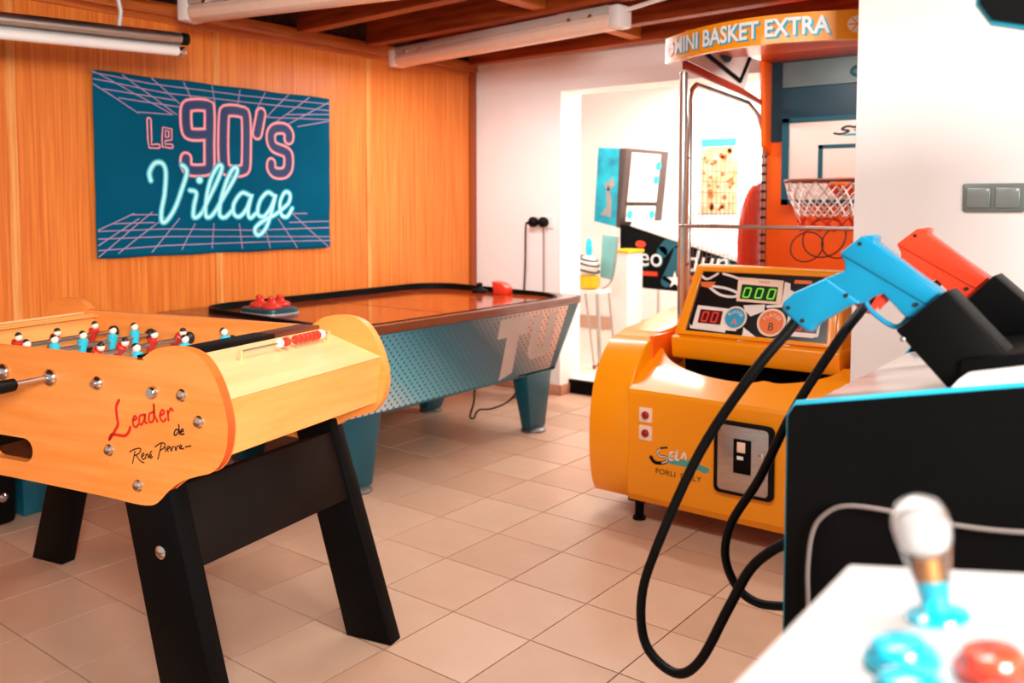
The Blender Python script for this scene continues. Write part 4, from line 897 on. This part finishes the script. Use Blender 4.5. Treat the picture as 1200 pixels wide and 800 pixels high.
# ================================================================== FOREGROUND CABINET
jc = thing('joystick_cabinet', 'white-topped joystick arcade cabinet in the blurred foreground corner', 'arcade cabinet', (.05, .42, 0))
def J(x, y, z): return (x-.05, y-.42, z)
sl = .20
def zd(x): return 1.1+(x+.22)*sl
MB().hexa([J(-.22, .08, zd(-.22)-.02), J(.30, .08, zd(.30)-.02), J(.30, .745, zd(.30)-.02), J(-.22, .745, zd(-.22)-.02)], [J(-.22, .08, zd(-.22)), J(.30, .08, zd(.30)), J(.30, .745, zd(.30)), J(-.22, .745, zd(-.22))]).build('control_deck', M_deck, jc, bevel=.004)
MB().hexa([J(-.21, .10, 0), J(.30, .10, 0), J(.30, .735, 0), J(-.21, .735, 0)], [J(-.21, .10, 1.08), J(.30, .10, 1.18), J(.30, .735, 1.18), J(-.21, .735, 1.08)]).build('cabinet_body', M_black, jc)
ax = Vector((-sl, 0, 1)).normalized()
def jp(x, y, h=0): p = Vector((x, y, zd(x)))+ax*h; return J(*p)
js = thing('joystick', 'joystick with clear ball top and cyan collar on the white deck', 'joystick', (-.130, .645, zd(-.130)))
a3 = ax
MB().lathe([(.021, 0), (.020, .003), (.010, .006), (.008, .02), (.006, .026)], (0, 0, 0), a3, 24).build('collar', M_cyanb, js, smooth=True)
MB().cyl(a3*.018, a3*.042, .006, n=16).build('shaft', mat('brass', '#D08A4A', .3, .6), js, smooth=True)
MB().lathe([(.010, .014), (.011, .022), (.0145, .038), (.0180, .054), (.0190, .062), (.0178, .071), (.0130, .079), (.005, .0825), (.0002, .083)], (0, 0, 0), a3, 28).build('knob', M_clear, js, smooth=True)
MB().ball(tuple(a3*.057), .0135, 20).build('knob_core', M_white_pl, js, smooth=True)
def button(x, y, m, label, r=.0225):
    t = thing('arcade_button', label, 'button', (x, y, zd(x)), 0, 'buttons on the white deck')
    MB().lathe([(r, 0), (r, .004), (r*.93, .007), (r*.8, .0075)], (0, 0, 0), ax, 28).build('ring', m, t, smooth=True)
    MB().lathe([(r*.78, .003), (r*.78, .011), (r*.66, .0145), (r*.35, .016), (.0002, .0165)], (0, 0, 0), ax, 28).build('plunger', m, t, smooth=True)
button(-.134, .566, M_cyanb, 'cyan push button nearest the joystick, on the white deck')
button(-.118, .522, M_cyanb, 'cyan push button cut by the bottom edge, below the other cyan one')
button(-.083, .566, M_redb, 'red push button on the white deck, right of the cyan ones')
button(-.066, .517, M_redb, 'orange-red push button at the very bottom edge of the photo')
# pale cord arching between the cabinets
tag(MB().tube(smooth2([(-.425, 1.262, .60), (-.428, 1.262, .80), (-.43, 1.262, .868), (-.424, 1.262, .925), (-.405, 1.258, .957), (-.372, 1.25, .978), (-.31, 1.24, .986), (-.24, 1.235, .986), (-.15, 1.24, .994), (-.02, 1.25, 1.02), (.12, 1.262, 1.03)]), .0036, 10).build('pale_cord', M_cordw, smooth=True), 'pale thin cord arching in front of the black cabinet side', 'cord')

# ================================================================== BACK ROOM
# pinball machine: side faces the doorway, front to the right
pb_ = thing('pinball_machine', 'pinball machine with black lettered side and teal backbox in the back room', 'pinball machine', (-3.2, 6.8, .105))
def Q(x, y, z): return (x+3.2, y-6.8, z-.105)
side = [(-3.86, .70), (-3.86, 1.22), (-3.70, 1.205), (-2.50, .86), (-2.50, .66)]
cb = MB().prism(side, lambda u, v: Q(u, 6.5, v), lambda u, v: Q(u, 7.05, v)).build('cabinet', M_black, pb_, bevel=.004)
MB().hexa([Q(-3.76, 6.49, 1.21), Q(-2.48, 6.49, .855), Q(-2.48, 7.06, .855), Q(-3.76, 7.06, 1.21)], [Q(-3.74, 6.49, 1.245), Q(-2.46, 6.49, .89), Q(-2.46, 7.06, .89), Q(-3.74, 7.06, 1.245)]).build('lock_bar', M_white_pl, pb_, bevel=.004)
# backbox leans forward at the top
bx = [(-4.11, 1.255), (-3.78, 1.19), (-3.61, 1.80), (-4.07, 1.87)]
MB().hexa([Q(-4.12, 6.5, 1.245), Q(-3.90, 6.5, 1.2), Q(-3.90, 7.08, 1.2), Q(-4.12, 7.08, 1.245)], [Q(-4.08, 6.5, 1.875), Q(-3.87, 6.5, 1.86), Q(-3.87, 7.08, 1.86), Q(-4.08, 7.08, 1.875)]).build('backbox', mat('pinball_art', '#22B8CC', .35, scale=7, col2='#1E7F97'), pb_)
b = MB()
for q in ([(-4.05, 1.30), (-3.99, 1.38), (-4.0, 1.50), (-3.97, 1.55), (-3.94, 1.42), (-3.95, 1.28)], [(-4.02, 1.56), (-3.93, 1.62), (-3.91, 1.55), (-3.98, 1.50)]): b.flat(q, lambda u, v: Q(u, 6.496, v))
b.build('backbox_art', M_steel, pb_)
MB().hexa([Q(-3.90, 6.5, 1.195), Q(-3.87, 6.5, 1.19), Q(-3.75, 7.02, 1.19), Q(-3.78, 7.02, 1.195)], [Q(-3.87, 6.5, 1.86), Q(-3.80, 6.5, 1.86), Q(-3.68, 7.02, 1.85), Q(-3.74, 7.02, 1.85)]).build('backglass_frame', mat('backglass_frame', '#4A3A36', .4), pb_, bevel=.003)
def bgp(s, t):   # across, up on the backglass
    a = Vector(Q(-3.87, 6.5, 1.19)).lerp(Vector(Q(-3.75, 7.02, 1.19)), s); c = Vector(Q(-3.80, 6.5, 1.86)).lerp(Vector(Q(-3.68, 7.02, 1.85)), s)
    return a.lerp(c, t)+Vector((.006, -.001, 0))
MB().flat([(.12, .08), (.80, .08), (.80, .95), (.12, .95)], bgp).build('backglass', mat('backglass', '#F4DCCB', .15), pb_)
b = MB(); b.flat([(.12, .28), (.80, .28), (.80, .33), (.12, .33)], lambda u, v: bgp(u, v)+Vector((.002, 0, 0))); b.build('glass_band', M_dark, pb_)
b = MB()
for c_ in ((.2, .17), (.72, .17), (.76, .8), (.74, .62)): b.flat(circ(c_[0], c_[1], .07, 14, .06), lambda u, v: bgp(u, v)+Vector((.003, 0, 0)))
b.build('glass_art', M_teal, pb_)
def PS(off): return lambda u, v: Q(u, 6.5-off, v)
b = MB(); b.ribbon([(-3.42, .76), (-3.34, .92), (-3.30, 1.06), (-3.38, 1.08), (-3.46, 1.0)], .10, PS(.002)); b.build('side_art', M_tealfr, pb_)
b = MB(); text(b, 'dun', PS(.003), .26, -3.28, .85, 1.05, .2); b.build('lettering_shade', M_cyan, pb_); b = MB(); text(b, 'eo', PS(.003), .24, -3.68, .875, .95); b.build('lettering_shade', M_cyan, pb_)
b = MB(); text(b, 'eo', PS(.0045), .22, -3.675, .882, .98); b.build('side_lettering', M_white_pl, pb_); b = MB(); text(b, 'dun', PS(.0045), .24, -3.272, .858, 1.08, .2); b.build('side_lettering', M_white_pl, pb_)
b = MB(); b.bb(*[Q(-3.68, 0, 0)[0], Q(-3.50, 0, 0)[0], Q(0, 6.496, 0)[1], Q(0, 6.4975, 0)[1], Q(0, 0, .80)[2], Q(0, 0, .835)[2]]); b.bb(*[Q(-3.22, 0, 0)[0], Q(-2.95, 0, 0)[0], Q(0, 6.496, 0)[1], Q(0, 6.4975, 0)[1], Q(0, 0, .785)[2], Q(0, 0, .82)[2]])
b.flat(circ(-3.66, 1.06, .05, 12, .03), PS(.003)); b.build('red_caption', M_redw, pb_)
MB().flat([(x_, z_) for k in range(10) for x_, z_ in [(-3.34+(.075 if k % 2 == 0 else .028)*math.cos(PI/2+k*PI/5), .775+(.075 if k % 2 == 0 else .028)*math.sin(PI/2+k*PI/5))]], PS(.005)).build('white_star', M_white_pl, pb_)
for x_ in (-3.75, -2.6):
    for y_ in (6.56, 6.99): MB().cyl(Q(x_, y_, .105), Q(x_, y_, .72), .018).build('leg', M_chrome, pb_, smooth=True)
# white half-height cupboard
t = thing('white_cupboard', 'narrow white half-height cupboard in front of the pinball machine', 'cupboard', (-3.60, 6.2, .105))
MB().bb(-.09, .06, -.12, .12, 0, .90).build('carcass', M_white_pl, t, bevel=.004)
MB().bb(-.1, .07, -.13, .13, .90, .925).build('top', M_yel, t, bevel=.003)
# child seat / stool with acrylic back
t = thing('high_chair', 'metal legged high chair with pale teal acrylic back in the back room', 'chair', (-3.60, 5.86, .105))
MB().prism([(-.07, .72), (.045, .70), (.075, 1.04), (-.05, 1.05)], lambda u, v: (u, .02, v), lambda u, v: (u, .035, v)).build('back', M_glass, t, bevel=.004)
MB().tube(smooth2([(.09, .02, 1.04), (.07, .02, .82), (.03, .01, .68), (-.06, 0, .62), (-.11, 0, .60)]), .008).build('frame', M_steel, t, smooth=True)
MB().bb(-.16, .02, -.12, .05, .60, .63).build('seat', M_white_pl, t, bevel=.01)
for a_, c_ in (((-.14, -.08), (-.09, -.02)), ((-.02, -.08), (.03, -.12)), ((-.12, .05), (-.10, .06)), ((.0, .04), (.06, .06))):
    lg = MB().cyl((a_[0], a_[1], .60), (c_[0], c_[1], .02), .009).build('leg', M_steel, t, smooth=True)
    MB().ball((c_[0], c_[1], .018), .018, 10).build('caster', mat('caster', '#8A4A3A', .5), lg, smooth=True)
MB().cyl((-.11, -.04, .32), (.02, -.06, .32), .007).build('footrest', M_steel, t, smooth=True)
t = thing('toy_figure', 'white and yellow plastic toy with black stripes beside the doorway edge', 'toy', (-3.72, 5.80, .735))
MB().lathe([(.05, 0), (.085, .02), (.09, .09), (.06, .11)], n=20).build('tub', M_yel, t, smooth=True)
MB().ball((-.01, 0, .18), .085, 18).build('body', M_white_pl, t, smooth=True)
for z_, r_ in ((.15, .088), (.20, .087), (.235, .072)): MB().tube([(-.01+r_*math.cos(a*PI/12), r_*math.sin(a*PI/12), z_+.25*r_*math.cos(a*PI/12)*-1) for a in range(24)], .008, 6, True).build('stripe', M_dark, t, smooth=True)
MB().lathe([(.02, .26), (.028, .30), (.024, .37), (.004, .40)], n=14).build('plume', M_cyanb, t, smooth=True)
# picture on the far wall
t = thing('wall_picture', 'faded orange and cyan picture on the far white wall, seen through the cage', 'picture', (-3.54, 7.735, 1.655))
MB().bb(-.175, .175, -.004, .015, -.345, .345).build('sheet', mat('picture_print', '#D9925C', .6, scale=9, col2='#EBC9A6'), t)
MB().bb(-.175, .175, -.006, -.004, .27, .345).build('header', mat('picture_header', '#3FB0C4', .6), t)
b = MB(); random.seed(3)
for k in range(30):
    x_, z_ = random.uniform(-.15, .15), random.uniform(-.32, .24); r_ = random.uniform(.01, .03)
    b.flat(circ(x_, z_, r_, 7, r_*random.uniform(.5, 1.4)), lambda u, v: (u, -.0055, v))
b.build('figures', mat('picture_orange', '#C4602A', .6), t)['kind'] = 'stuff'
